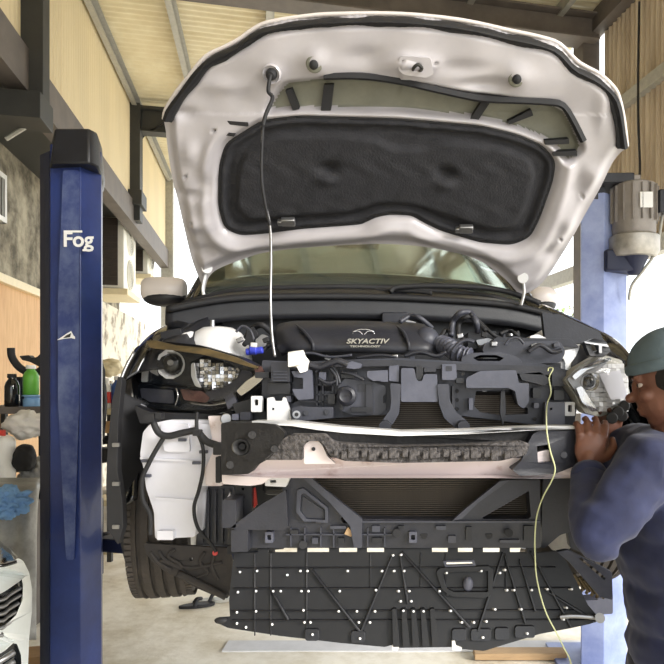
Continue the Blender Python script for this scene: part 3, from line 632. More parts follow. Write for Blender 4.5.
for (px, py) in ((290, 217), (465, 224)):
    bm = bmesh.new(); box(bm, HP(px, py, .045), (.05, .03, .02), Matrix.Rotation(-.6, 3, 'X')); box(bm, HP(px-8, py+1, .042), (.02, .02, .02), Matrix.Rotation(-.6, 3, 'X')); obj('pad_clip', bm, 'satin_metal', hood, bevel=.004, label='bright metal clip at the lower edge of the pad')
# black seal round the leading edge
sealp = samp([(x+dx, y+dy) for (x, y), (dx, dy) in zip(TOP, [(5, -1), (5, 3), (5, 4), (4, 5), (4, 5), (3, 6), (3, 6), (2, 6), (2, 7), (1, 7), (0, 7), (0, 7), (0, 7), (-1, 7), (-2, 7), (-3, 7), (-5, 7), (-5, 7), (-5, 6), (-5, 6), (-6, 4), (-6, 2), (-6, 0), (-6, -1)])], 70)
wid = lambda i: 5.0 if i > 62 or i < 12 else (4.2 if i < 30 else 4.8)
bm = bmesh.new(); rings = []
for i, (x, y) in enumerate(sealp):
    a = sealp[max(i-1, 0)]; b = sealp[min(i+1, 69)]; n = np.array([-(b-a)[1], (b-a)[0]]); n = n/np.hypot(*n); w_ = wid(i)*(1+.12*math.sin(i*1.3))
    rings.append([bm.verts.new(HP(x+n[0]*w_*q, y+n[1]*w_*q, o)) for q, o in ((-1, .018), (-.8, .044), (-.1, .054), (.5, .04), (1, .038), (1, .012), (-1, .0))])
for i in range(69):
    for j in range(7): bm.faces.new((rings[i][j], rings[i][(j+1) % 7], rings[i+1][(j+1) % 7], rings[i+1][j]))
bm.faces.new(rings[0][::-1]); bm.faces.new(rings[-1])
obj('bonnet_seal', bm, 'rubber', hood, smooth=True, angle=40, label='thick black rubber seal along the leading edge')
bm = bmesh.new(); tube(bm, [HP(x, y-.5, .012) for x, y in TOP], .007, 6, 3); obj('rolled_edge', bm, 'body_paint', hood, smooth=True)
st = [(325, 74), (362, 74), (400, 79), (440, 88), (480, 96), (520, 98), (551, 100), (562, 104), (572, 120), (581, 138)]
bm = bmesh.new(); rings = []; sp_ = samp(st, 50)
for i, (x, y) in enumerate(sp_):
    a = sp_[max(i-1, 0)]; b = sp_[min(i+1, 49)]; n = np.array([-(b-a)[1], (b-a)[0]]); n = n/np.hypot(*n)
    rings.append([bm.verts.new(HP(x+n[0]*q*3.4, y+n[1]*q*3.4, o)) for q, o in ((-1, .002), (-1, .040), (.3, .048), (1, .040), (1, .002))])
for i in range(49):
    for j in range(5): bm.faces.new((rings[i][j], rings[i][(j+1) % 5], rings[i+1][(j+1) % 5], rings[i+1][j]))
obj('rubber_strip', bm, 'rubber', hood, smooth=True, angle=40, label='second black rubber strip hanging loose at its right end')
for q in ([(285.5, 90), (292, 88), (300, 108), (293, 110)], [(324, 84), (334, 84), (331, 110), (321, 110)], [(481.5, 101), (489.5, 102.5), (477.5, 120.5), (469.6, 119)], [(507, 121), (531, 109), (533, 115), (509, 124)], [(551, 149), (575, 148), (575, 153), (551, 153)], [(543, 138), (567, 136), (567, 141), (543, 142)], [(217, 127), (238, 131), (236, 134), (217, 131)], [(229, 118), (250, 120), (250, 124), (232, 122)]):
    hplate('dark_slot', 'rubber', q, .034 if q[0][0] in (551, 543, 217, 229) else .008, .025, .8)  # dark of the open slots put on as black plates
for (px, py, r) in ((316, 61, 5), (514, 75, 5)):
    bm = bmesh.new(); lathe(bm, HP(px, py, .054), HN, [(-.02, .026), (.0, .026), (.004, .022), (.004, .014)], 20); b_ = obj('buffer', bm, 'primer', hood, smooth=True, angle=40)
    bm = bmesh.new(); lathe(bm, HP(px, py, .054), HN, [(-.01, .015), (.018, .013), (.022, .008)], 18); obj('rubber_stop', bm, 'rubber', hood, smooth=True, angle=40)
bm = bmesh.new(); lathe(bm, HP(274, 71, .054), HN, [(-.02, .03), (0, .03), (.004, .026), (-.006, .02)], 20); sock = obj('rod_socket', bm, 'hood_paint', hood, smooth=True, angle=40)
bm = bmesh.new(); lathe(bm, HP(274, 71, .054), HN, [(-.01, .019), (.01, .016), (.016, .010)], 18); obj('grommet', bm, 'rubber', hood, smooth=True, angle=40)
hplate('striker_plate', 'hood_paint', [(400, 52), (430, 54), (433, 70), (426, 74), (404, 71), (398, 66)], .066, .02, 3, holes=([(402, 56), (406, 56), (406, 60), (402, 60)], [(412, 58), (421, 59), (421, 68), (412, 67)]))
bm = bmesh.new(); tube(bm, [HP(413, 67, .05), HP(413, 62, .1), HP(417, 58, .11), HP(421, 62, .1), HP(420, 68, .05)], .005, 8); obj('striker', bm, 'dark_steel', hood, smooth=True)
# prop rod
rp3 = [HP(274, 70, .068), HP(273.5, 84, .10), P(272.5, 98, 1.98), P(266, 114, 1.95), P(263, 126, 1.94), P(261.5, 160, 1.93), P(262, 182, 1.92), P(265, 203, 1.91), P(270, 226, 1.90), P(271, 260, 1.88), P(270.5, 300, 1.86), P(272, 335, 1.85), P(275, 357, 1.84)]
bm = bmesh.new(); tube(bm, rp3, 0, 8, 5, rad=lambda t: .0042 if t > .3 else .0036); rod = obj('prop_rod', bm, 'satin_metal', car, smooth=True, label='thin steel prop rod holding the bonnet up')
bm = bmesh.new(); tube(bm, rp3[:5], .0062, 8, 5); obj('rod_sleeve', bm, 'rubber', rod, smooth=True); bm = bmesh.new(); tube(bm, rp3[4:9], .0048, 8, 5); obj('rod_sleeve', bm, 'rubber', rod, smooth=True)
# hinges
for (q, s) in (([(205, 298), (203, 288), (207, 268), (205, 262)], 1), ([(521, 305), (524, 292), (523, 278), (527, 272)], -1)):
    bm = bmesh.new(); tube(bm, [P(x, y, 2.46) for x, y in q], .011, 6, flat=.5); cyl(bm, P(q[2][0], q[2][1], 2.45), P(q[2][0], q[2][1], 2.43), .02); obj('hinge', bm, 'white_steel', car, smooth=True, angle=40)
# ------------------------------------------------------------------ cowl, windscreen, cabin
wsb = [(-.72, 2.62, .315), (-.5, 2.54, .36), (-.2, 2.50, .375), (0, 2.495, .378), (.2, 2.50, .375), (.5, 2.54, .36), (.72, 2.62, .315)]
wst = [(-.56, 3.32, .80), (-.4, 3.27, .825), (-.15, 3.24, .84), (0, 3.235, .842), (.15, 3.24, .84), (.4, 3.27, .825), (.56, 3.32, .80)]
def up(r, dz=0, dy=0, sx=1): return [Vector((x*sx, y+dy, CAMZ+z+dz)) for x, y, z in r]
mid = [((a[0]+b[0])/2, (a[1]+b[1])/2-.0, (a[2]+b[2])/2+.035) for a, b in zip(wsb, wst)]
obj('windscreen', loft([up(wsb), up(mid), up(wst)]), 'glass', car, smooth=True, solid=.005)
bm = bmesh.new(); tube(bm, up(wsb, .0, -.005), .012, 6); obj('screen_seal', bm, 'rubber', car, smooth=True)
for s in (-1, 1):
    q = [Vector((s*a[0]+.06*(s < 0), a[1], CAMZ+a[2])) for a in ((.735, 2.60, .30), (.66, 2.95, .57), (.57, 3.32, .80))]
    bm = bmesh.new(); tube(bm, q, .035, 8, flat=.7); obj('screen_pillar', bm, 'gloss_black', car, smooth=True)
    bm = bmesh.new(); tube(bm, [q[0]+Vector((-s*.05, -.01, 0)), q[1]+Vector((-s*.05, -.015, .01)), q[2]+Vector((-s*.05, -.015, 0))], .022, 6, flat=.5); obj('pillar_trim', bm, 'gloss_black', car, smooth=True)
roofr = [up(wst), [Vector((x*1.02, 3.7, CAMZ+z+.03+.02)) for x, y, z in wst], [Vector((x*1.02, 4.4, CAMZ+z+.03)) for x, y, z in wst], [Vector((x*.95, 5.1, CAMZ+z-.08)) for x, y, z in wst]]
obj('roof_panel', loft(roofr), 'body_paint', car, smooth=True, solid=.02)
obj('rear_glass', loft([[Vector((x*.93, 5.1, CAMZ+z-.10)) for x, y, z in wst], [Vector((x*1.05, 5.45, CAMZ+.28)) for x, y, z in wst]]), 'glass', car, smooth=True, solid=.005)
obj('tailgate', loft([[Vector((x*1.08, 5.47, CAMZ+.28)) for x, y, z in wst], [Vector((x*1.25, 5.62, CAMZ+0)) for x, y, z in wst], [Vector((x*1.25, 5.6, CAMZ-.5)) for x, y, z in wst]]), 'body_paint', car, smooth=True, solid=.02)
for s in (-1, 1):
    zz = [(.30, .755), (.05, .79), (-.25, .80), (-.55, .77)]
    side = loft([[Vector((s*xx, y, CAMZ+z)) for y in (2.66, 3.2, 4.0, 4.9, 5.5)] for z, xx in zz]); sp0 = obj('door_panel', side, 'body_paint', car, smooth=True, solid=.015)
    bm = bmesh.new()
    for (a, b, c_) in (((.745, 2.95, .30), (.60, 3.35, .76), .02), ((.83, 3.95, .30), (.62, 4.0, .84), .03), ((.83, 4.8, .30), (.58, 4.6, .80), .05), ((.60, 3.32, .80), (.62, 4.0, .85), .02), ((.62, 4.0, .85), (.55, 5.0, .76), .02)):
        tube(bm, [Vector((s*a[0], a[1], CAMZ+a[2])), Vector((s*b[0], b[1], CAMZ+b[2]))], c_, 6, 1)
    obj('side_pillars', bm, 'gloss_black', car, smooth=True)
    obj('side_glass', loft([[Vector((s*.81, y, CAMZ+.30)) for y in (3.05, 3.9, 4.8)], [Vector((s*.63, y, CAMZ+.80)) for y in (3.4, 4.0, 4.6)]]), 'glass', car, smooth=True, solid=.004)
    # rear wheels and arches stay simple but whole
    wh = thing('rear_wheel', (s*.76, 4.95, CAMZ-.485), parent=car)
    bm = bmesh.new(); lathe(bm, wh.matrix_basis.translation*0+Vector((s*.76, 4.95, CAMZ-.485)), (s, 0, 0), [(-.09, .2), (-.095, .27), (-.07, .30), (.07, .30), (.095, .27), (.09, .2)], 36); obj('tyre', bm, 'tyre', wh, smooth=True, angle=40)
    bm = bmesh.new(); lathe(bm, Vector((s*.76, 4.95, CAMZ-.485)), (s, 0, 0), [(-.06, .2), (.07, .2), (.06, .17), (.04, .05), (.06, .03)], 24); obj('rim', bm, 'satin_metal', wh, smooth=True, angle=40)
bm = bmesh.new(); box(bm, (0, 4.1, CAMZ-.56), (1.5, 2.7, .05)); obj('floor_pan', bm, 'interior', car)
bm = bmesh.new(); box(bm, (0, 2.95, CAMZ+.22), (1.36, .5, .16)); box(bm, (-.35, 2.85, CAMZ+.31), (.36, .3, .05)); obj('dashboard', bm, 'interior', car, bevel=.04)
for sx in (-.36, .36):
    bm = bmesh.new(); box(bm, (sx, 3.7, CAMZ+.0), (.5, .5, .14)); box(bm, (sx, 3.95, CAMZ+.28), (.46, .14, .55)); box(bm, (sx, 3.97, CAMZ+.62), (.24, .1, .16)); obj('seat', bm, 'interior', car, bevel=.04)
bm = bmesh.new(); ring = [Vector((.36+.18*math.cos(a), 3.2-.05*math.sin(a), CAMZ+.32+.17*math.sin(a))) for a in np.linspace(0, 6.2832, 21)]; tube(bm, ring, .013, 8, 1); obj('steering_wheel', bm, 'interior', car, smooth=True)
bm = bmesh.new(); box(bm, (.02, 3.18, CAMZ+.70), (.22, .02, .06)); obj('inside_mirror', bm, 'interior', car, bevel=.01)
# cowl
cw = [[Vector((x*1.04, 2.40, CAMZ+z-.13)) for x, y, z in wsb], [Vector((x*1.04, 2.41, CAMZ+z-.045)) for x, y, z in wsb], [Vector((x*1.03, 2.43, CAMZ+z-.035)) for x, y, z in wsb], [Vector((x*1.02, y-.02, CAMZ+z-.01)) for x, y, z in wsb]]
obj('cowl_panel', loft(cw), 'black_plastic', car, smooth=True, solid=.006)
bm = bmesh.new(); tube(bm, [Vector((x*1.03, 2.395, CAMZ+z-.05)) for x, y, z in wsb], .012, 8); obj('cowl_seal', bm, 'rubber', car, smooth=True)
bm = bmesh.new(); tube(bm, [P(540, 303, 2.5), P(500, 290, 2.49), P(450, 286, 2.46), P(400, 287, 2.44), P(390, 292, 2.43)], .011, 6); tube(bm, [P(432, 293, 2.44), P(410, 291, 2.45), P(372, 290, 2.47), P(330, 294, 2.47)], .009, 6); obj('wiper', bm, 'rubber', car, smooth=True)
bm = bmesh.new(); tube(bm, [P(340, 298, 2.45), P(300, 288, 2.47), P(250, 289, 2.5), P(222, 294, 2.53)], .010, 6); obj('wiper', bm, 'rubber', car, smooth=True)
bm = bmesh.new(); box(bm, P(395, 311, 2.34)+Vector((0, .06, -.02)), (.10, .05, .04)); obj('cowl_bracket', bm, 'dark_plastic', car, bevel=.005)
bm = bmesh.new(); box(bm, (0, 2.50, CAMZ-.1), (1.45, .03, .72)); obj('firewall', bm, 'black_plastic', car)
# ------------------------------------------------------------------ wings, mirrors
for s in (-1, 1):
    if s < 0:
        crest = [(122, 384, 1.95), (130, 362, 1.99), (148, 338, 2.10), (172, 322, 2.28), (206, 300, 2.55)]; rail = [(140, 372, 1.97), (150, 352, 2.00), (168, 338, 2.1), (190, 326, 2.26), (216, 308, 2.52)]
    else:
        crest = [(644, 388, 2.12), (636, 368, 2.15), (624, 349, 2.25), (605, 334, 2.42), (546, 306, 2.68)]; rail = [(628, 384, 2.14), (618, 364, 2.18), (606, 350, 2.26), (588, 338, 2.40), (536, 313, 2.62)]
    cr3 = [P(*q) for q in crest]; ra3 = [P(*q) for q in rail]
    sh = [Vector((s*xx, y, CAMZ+z)) for xx, y, z in ((.87, 1.99, -.06), (.885, 2.05, -.02), (.89, 2.16, .06), (.885, 2.35, .13), (.87, 2.64, .18))]
    if s > 0: sh = [Vector((xx, y, CAMZ+z)) for xx, y, z in ((.845, 2.16, -.06), (.85, 2.22, -.02), (.85, 2.32, .05), (.83, 2.5, .12), (.77, 2.8, .17))]
    ar = [Vector((s*xx, y, CAMZ+z)) for xx, y, z in ((.885, 2.00, -.36), (.895, 2.06, -.22), (.90, 2.2, -.14), (.90, 2.42, -.12), (.885, 2.68, -.30))]
    if s > 0: ar = [q+Vector((0, 0, -.26+.04*i)) for i, q in enumerate(sh)]
    lo_ = [Vector((s*xx, y, CAMZ+z)) for xx, y, z in ((.83, 2.02, -.36), (.84, 2.08, -.24), (.845, 2.2, -.18), (.845, 2.42, -.16), (.83, 2.66, -.32))]
    if s > 0: lo_ = [q+Vector((-.05, .01, -.02)) for q in ar]
    obj('front_wing', loft([ra3, cr3, sh, ar, lo_]), 'gloss_black', car, smooth=True, solid=.008)
    ia = [Vector((s*.66-.06*(s > 0), q.y, q.z-.03)) for q in ra3]; il = [Vector((s*.62-.06*(s > 0), q.y, CAMZ-.42)) for q in ra3]
    obj('inner_apron', loft([ra3, ia, il]), 'black_plastic', car, smooth=True, solid=.006)
    # mirror
    d = 2.7; mx, my = (164, 290) if s < 0 else (541, 298)
    if s > 0: d = 3.05
    c = P(mx, my, d); t = bmesh.new(); k = .72 if s > 0 else 1
    sph(t, c, (.098*k, .07, .068*(.9 if s > 0 else 1)), 24)
    for q in t.verts:
        e = q.co-c; q.co.z = c.z+(min(e.z, .05) if e.z > 0 else max(e.z, -.055)); q.co.x = c.x+max(-.088, min(.09, e.x*1.15))
    mr = obj('door_mirror', t, 'body_paint', car, smooth=True, sub=1)
    t = bmesh.new(); sph(t, c+Vector((.005, -.0, -.035)), (.092*k, .066, .036), 20); obj('mirror_base', t, 'black_plastic', mr, smooth=True)
    t = bmesh.new(); tube(t, [c+Vector((-s*.05, .02, -.05)), c+Vector((-s*.12, .05, -.09)), Vector((s*.80, d-.05, CAMZ+.30))], .02, 8); obj('mirror_stalk', t, 'black_plastic', mr, smooth=True)
# ------------------------------------------------------------------ front wheels
def wheel(s, steer):
    C0 = Vector((-.835, 2.32, CAMZ-.447)) if s < 0 else Vector((.70, 2.58, CAMZ-.475)); ax = Matrix.Rotation(steer, 3, 'Z') @ Vector((s, 0, 0)); wt = thing('front_wheel', C0, parent=car)
    pr = [(-.075, .19), (-.095, .22), (-.10, .26), (-.092, .29), (-.078, .302)]
    for gx in (-.055, -.018, .018, .055): pr += [(gx-.007, .308), (gx-.005, .297), (gx+.005, .297), (gx+.007, .308)]
    pr += [(.078, .302), (.092, .29), (.10, .26), (.095, .22), (.075, .19)]
    bm = bmesh.new(); lathe(bm, C0, ax, pr, 56); ty = obj('tyre', bm, 'tyre', wt, smooth=True, angle=30)
    q = ax.to_track_quat('Z', 'Y').to_matrix(); bm = bmesh.new()
    for k in range(90):
        a = 2*math.pi*k/90; R = q @ Matrix.Rotation(a, 3, 'Z')
        for hx in (-.086, .086): box(bm, C0+R @ Vector((.3015, 0, hx)), (.005, .015, .020), R)
    obj('shoulder_tread', bm, 'tyre', ty, kind='stuff')
    bm = bmesh.new(); lathe(bm, C0, ax, [(-.08, .195), (-.05, .18), (.02, .17), (.06, .18), (.08, .195)], 32); rim = obj('rim', bm, 'satin_metal', wt, smooth=True, angle=40)
    for k in range(5):
        R = q @ Matrix.Rotation(2*math.pi*k/5, 3, 'Z'); bm = bmesh.new(); box(bm, C0+R @ Vector((.1, 0, .07)), (.17, .045, .02), R); obj('spoke', bm, 'satin_metal', wt, bevel=.004)
wheel(-1, math.radians(12)); wheel(1, math.radians(12))
# ------------------------------------------------------------------ engine bay
EB = car
for i, (px, d) in enumerate(((218, 2.3), (556, 2.34))):
    c = P(px, 352, d-.12*(px < 300)); bm = bmesh.new(); lathe(bm, c-Vector((0, 0, .02)), (0, 0, 1), [(-.2, .118), (0, .114), (.055, .10), (.085, .078), (.102, .05), (.106, .02)], 32); tw = obj('strut_tower', bm, 'white_steel', EB, smooth=True, angle=50)
    bm = bmesh.new(); cyl(bm, c+Vector((-.01, -.03, .07)), c+Vector((-.01, -.03, .105)), .008); obj('stud', bm, 'satin_metal', tw)
# engine block below
bm = bmesh.new(); box(bm, (-.08, 2.2, CAMZ-.14), (.72, .36, .42)); box(bm, (.38, 2.2, CAMZ-.08), (.3, .34, .34)); obj('engine_block', bm, 'black_plastic', EB, bevel=.02)
rows = []
for (py, d, xl, xr) in ((354, 1.985, 282, 438), (351, 1.97, 280, 438), (343, 1.975, 277, 437), (331, 2.02, 275, 433), (324, 2.10, 278, 428), (322.5, 2.22, 286, 420), (325, 2.34, 290, 415)):
    rows.append([P(xl+(xr-xl)*t, py+dy, d+dd) for t, dy, dd in ((0, 3-2, .05), (.08, -1, .01), (.25, -1.2, 0), (.5, -1.2, 0), (.78, 0, 0), (.93, .5, .01), (1, 2, .05))])
ec = obj('engine_cover', loft(rows, 6, 5), 'dark_plastic', EB, smooth=True, solid=.004, label='moulded black engine cover with pale emblem and lettering')
for (a, b_) in (((300, 325), (312, 352)), ((400, 326), (408, 352))):
    bm = bmesh.new(); tube(bm, [P(a[0]-6, a[1]-.5, 2.09), P(a[0]+3, a[1]+6, 2.0), P(b_[0], b_[1]-10, 1.965), P(b_[0]+1, b_[1]-2, 1.965)], .006, 6); obj('cover_rib', bm, 'dark_plastic', ec, smooth=True)
Rt = Matrix.Rotation(math.radians(76), 4, 'X')
bm = text_mesh('SKYACTIV', .0215, .0006, shear=.25, bold=.0004); bmesh.ops.transform(bm, matrix=Matrix.Translation(P(367, 341.4, 1.962)) @ Rt @ Matrix.Diagonal((1.30, 1, 1, 1)), verts=bm.verts); obj('lettering', bm, 'galvanised', ec)
bm = text_mesh('TECHNOLOGY', .0085, .0006, bold=.0002); bmesh.ops.transform(bm, matrix=Matrix.Translation(P(365, 346.4, 1.958)) @ Rt @ Matrix.Diagonal((1.6, 1, 1, 1)), verts=bm.verts); obj('lettering', bm, 'galvanised', ec)
bm = bmesh.new(); cE = P(363.5, 333, 2.0)
tube(bm, [cE+Vector((.034*math.cos(a), -.002-.004*math.sin(a)-.001, .011*math.sin(a))) for a in np.linspace(0, 6.2832, 29)], .0013, 6, 1)
tube(bm, [cE+Vector((x, -.004, z)) for x, z in ((-.034, .002), (-.018, .006), (-.007, 0), (0, -.007), (.007, 0), (.018, .006), (.034, .002))], .0016, 6, 3)
obj('emblem', bm, 'chrome', ec, smooth=True)
bm = bmesh.new(); sph(bm, P(426, 340, 2.02)+Vector((0, .03, 0)), (.045, .06, .045), 18); obj('cover_end', bm, 'grey_plastic', EB, smooth=True)
bm = bmesh.new(); box(bm, P(409, 322, 2.25), (.05, .03, .012), Matrix.Rotation(.3, 3, 'Y')); obj('fuel_rail_tag', bm, 'satin_metal', EB, bevel=.003)
# air box and battery on the right
pl('air_box', EB, 'grey_plastic', [(482, 349), (486, 342), (560, 341), (566, 352), (560, 363), (496, 364), (486, 358)], 1.93, .25, r=4, bevel=.006)
pl('air_box_lid', EB, 'dark_plastic', [(490, 344), (496, 337), (572, 339), (580, 348), (560, 346), (494, 347)], 1.99, .25, r=3, bevel=.006)
pl('intake_snorkel', EB, 'grey_plastic', [(461, 358), (470, 353), (500, 352), (516, 356), (524, 363), (500, 366), (462, 364)], 1.87, .1, ([(473, 358), (480, 355), (496, 355), (504, 358), (500, 361), (478, 361)],), r=4, bevel=.004)
bm = bmesh.new(); sph(bm, P(488, 358.5, 1.90), (.05, .02, .01), 14); obj('snorkel_mouth', bm, 'gloss_black', EB, smooth=True)
bm = bmesh.new(); path = catmull([P(441, 344, 2.02), P(449, 347, 1.98), P(458, 354, 1.94), P(470, 357, 1.92)], 7)
hs = [P(441, 344, 2.02), P(449, 347, 1.98), P(458, 354, 1.94), P(470, 357, 1.92)]
tube(bm, hs, 0, 14, 16, rad=lambda t: .024+.006*math.sin(t*60)); obj('intake_hose', bm, 'lit_grey_plastic', EB, smooth=True, label='ribbed grey intake hose')
for q, r, m in (([(451, 336), (453, 322), (460, 313), (470, 313), (476, 322), (478, 332)], .010, 'grey_plastic'), ([(458, 338), (459, 324), (466, 317), (474, 319), (486, 331)], .008, 'rubber'), ([(470, 314), (480, 322), (492, 334), (500, 338)], .006, 'rubber'), ([(440, 338), (446, 330), (452, 333)], .008, 'rubber'), ([(500, 334), (508, 331), (516, 334), (522, 342)], .006, 'rubber'), ([(246, 338), (252, 329), (262, 325), (272, 333), (284, 338)], .010, 'rubber'), ([(244, 345), (250, 338), (256, 333), (258, 345)], .008, 'rubber'), ([(262, 352), (270, 345), (284, 348)], .008, 'dark_plastic'), ([(400, 322), (410, 316), (420, 318), (432, 328)], .008, 'grey_plastic')):
    bm = bmesh.new(); tube(bm, [P(x, y, 2.06+.02*(i % 2)) for i, (x, y) in enumerate(q)], r, 8); obj('coolant_hose' if r > .007 else 'wiring_loom', bm, m, EB, smooth=True)
pl('battery', EB, 'black_plastic', [(468, 332), (496, 331), (498, 348), (468, 349)], 2.12, .16, r=1, bevel=.004)
pl('battery_clamp', EB, 'satin_metal', [(476, 340), (488, 338), (502, 342), (500, 346), (478, 345)], 2.09, .03, r=1)
for i, (x, y, r) in enumerate(((503, 335, 3), (510, 333, 3.5), (517, 334, 3), (500, 341, 2.5), (458, 334, 2.5), (463, 340, 3), (450, 345, 3))):
    bm = bmesh.new(); cyl(bm, P(x, y+r, 2.1), P(x, y-r, 2.1), r*2.1/F, r*1.6/F); obj('connector', bm, ('dark_plastic', 'satin_metal', 'rubber')[i % 3], EB, bevel=.002)
pl('washer_neck', EB, 'lit_grey_plastic', [(278, 337), (284, 333), (288, 340), (284, 348), (277, 346)], 2.05, .05, r=2)
bm = bmesh.new(); cyl(bm, P(246, 352, 2.0), P(263, 350, 2.0), .011); cyl(bm, P(250, 350, 2.0), P(257, 350, 2.0), .015); obj('blue_connector', bm, 'blue_cap', EB, bevel=.003, label='small bright blue hose connector')
for q in ([(244, 345), (247, 330), (253, 326), (258, 334), (252, 344)], [(255, 340), (262, 334), (268, 336), (266, 346), (258, 349)]): pl('bracket', EB, 'satin_metal' if q[0][0] == 255 else 'black_plastic', q, 2.05, .02, r=1.5)
pl('bracket', EB, 'white_steel', [(177, 337), (184, 333), (192, 331), (190, 338), (186, 345), (181, 344)], 2.08, .02, r=1, label='white bracket beside the headlight top')
pl('relay_box', EB, 'black_plastic', [(160, 332), (180, 328), (184, 344), (162, 343)], 2.08, .08, r=1.5, bevel=.003)
pl('relay_box', EB, 'dark_plastic', [(176, 306), (212, 304), (216, 326), (186, 330)], 2.32, .1, r=3, bevel=.006)
pl('seal_carrier', EB, 'white_steel', [(528, 343), (530, 336), (538, 334), (548, 339), (551, 345)], 2.05, .08, r=2)
pl('inner_wing_panel', EB, 'dark_plastic', [(542, 312), (560, 314), (600, 332), (606, 345), (560, 342), (545, 338)], 2.2, .03, r=2)
# ------------------------------------------------------------------ slam panel, radiator support and everything on it
D = 1.80
sup = pl('radiator_support', car, 'grey_plastic', [(262, 360), (300, 362), (340, 360), (400, 358), (470, 362), (540, 363), (560, 368), (575, 372), (575, 425), (528, 424), (455, 415), (449, 400), (449, 384), (399, 384), (399, 414), (335, 418), (300, 421), (268, 424), (262, 400)], D+.03, .05, ([(300, 400), (291, 394), (291, 404)], [(476, 391), (512, 390), (518, 405), (528, 408), (528, 414), (500, 415), (480, 412), (474, 406)], [(318, 385), (332, 385), (332, 391), (318, 391)], [(404, 374), (414, 374), (414, 380), (404, 380)]), r=2, bevel=.003)
def sp(n, m, q, d=0., t=.02, holes=(), r=1.2, **k): return pl(n, sup, m, q, D+d, t, holes, r, **k)
sp('top_rail', 'dark_plastic', [(286, 363), (340, 360), (400, 360), (470, 364), (540, 366), (566, 371), (566, 376), (470, 371), (400, 366), (340, 367), (286, 370)], -.01, .03)
sp('latch_box', 'dark_plastic', rect(271, 362, 290, 382), -.03, .05, r=1)
for k in range(4): sp('box_rib', 'grey_plastic', rect(273, 371+k*3, 287, 372+k*3), -.034, .005, r=0, bevel=0)
sp('latch_box', 'black_plastic', rect(268, 383, 290, 394), -.015, .04, r=1)
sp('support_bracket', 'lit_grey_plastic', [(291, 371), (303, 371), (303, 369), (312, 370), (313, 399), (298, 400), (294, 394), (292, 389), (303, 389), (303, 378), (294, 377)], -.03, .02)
sp('support_bracket', 'grey_plastic', [(292, 408), (300, 406), (310, 407), (333, 407), (333, 418), (300, 421), (291, 420)], -.03, .03, ([(294, 414), (296, 412), (298, 414), (296, 416)],))
for (x, y, r, m) in ((296.5, 414.5, 4, 'satin_metal'), (296.5, 414.5, 2, 'rubber'), (306, 413, 2.6, 'dark_plastic'), (327, 412, 2.6, 'dark_plastic'), (377, 389, 2, 'rubber'), (377, 398, 2.3, 'rubber'), (377, 407, 2, 'rubber'), (393, 391, 1.5, 'rubber'), (457, 391, 2, 'rubber'), (457, 400, 2, 'rubber'), (457, 409, 2, 'rubber'), (444, 391, 1.7, 'rubber'), (463, 374, 1.5, 'rubber'), (490, 383, 1.2, 'rubber'), (535, 419, 1.7, 'rubber'), (390, 417, 1.3, 'rubber'), (453, 417, 1.3, 'rubber'), (382, 373, 1.3, 'rubber')):
    bm = bmesh.new(); off = {296.5: -.034, 306: -.034, 327: -.034}.get(x, -.022 if x not in (457, 377, 535) else .018); rr = r*(D+off)/F
    if r == 2 and x == 296.5: off -= .004
    cyl(bm, P(x, y, D+off), P(x, y, D+off+.012), rr, n=14); obj('bolt_hole' if m == 'rubber' else 'bolt', bm, m, sup)
for xx in (316, 322, 332): sp('panel_rib', 'dark_plastic', rect(xx, 372, xx+1.6, 406), .012, .02, r=0, bevel=0)
for yy in (384, 394, 401): sp('panel_rib', 'dark_plastic', rect(300, yy, 336, yy+1.4), .012, .02, r=0, bevel=0)
bm = bmesh.new(); c = P(346, 396, D-.03); lathe(bm, c+Vector((0, .05, 0)), (0, -1, 0), [(0, .026), (.035, .028), (.045, .026), (.05, .018), (.046, .012)], 28); hn = obj('horn', bm, 'dark_plastic', sup, smooth=True, angle=35)
bm = bmesh.new(); box(bm, c+Vector((.004, -.002, .003)), (.012, .004, .003)); obj('horn_mark', bm, 'black_plastic', hn)
sp('motor_panel', 'grey_plastic', [(338, 386), (345, 378), (360, 381), (374, 382), (386, 386), (386, 410), (380, 415), (352, 415), (340, 410)], .0, .03, ([(383, 396), (386, 394), (386, 403), (383, 403)],), r=2)
sp('wiring_clip', 'lit_grey_plastic', [(346, 364), (352, 361), (362, 364), (361, 368), (354, 369), (346, 368)], -.045, .02, r=1)
bm = bmesh.new(); tube(bm, [P(309, 364, D-.03), P(318, 367, D-.03), (P(328, 364, D-.035)), P(338, 361, D-.04), P(348, 365, D-.04)], .009, 8); obj('wiring_loom', bm, 'dark_plastic', sup, smooth=True)
for q in (((315, 372), (325, 365), (335, 369), (340, 384)), ((330, 368), (336, 376), (337, 386)), ((318, 378), (328, 383), (338, 380)), ((341, 372), (352, 374), (364, 380))):
    bm = bmesh.new(); tube(bm, [P(x, y, D-.02) for x, y in q], .005, 6); obj('wiring_loom', bm, 'dark_plastic', sup, smooth=True)
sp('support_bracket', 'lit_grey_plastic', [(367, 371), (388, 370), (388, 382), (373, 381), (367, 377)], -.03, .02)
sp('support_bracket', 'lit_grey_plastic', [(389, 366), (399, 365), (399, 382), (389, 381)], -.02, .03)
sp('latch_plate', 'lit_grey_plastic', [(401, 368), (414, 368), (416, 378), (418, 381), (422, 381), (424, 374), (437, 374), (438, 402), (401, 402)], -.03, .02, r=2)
sp('latch_claw', 'black_plastic', [(416, 366), (423, 366), (423, 378), (419.5, 381), (416, 378)], -.02, .02, r=1.5)
sp('hook_arm', 'grey_plastic', [(390, 383), (401, 384), (400, 403), (399, 414), (393, 424), (388, 428), (380, 425), (384, 418), (390, 410), (391, 401)], -.035, .025, r=2)
sp('hook_arm', 'grey_plastic', [(437, 384), (449, 384), (450, 401), (456, 412), (466, 420), (469, 432), (460, 433), (454, 427), (444, 418), (439, 404)], -.035, .025, r=2)
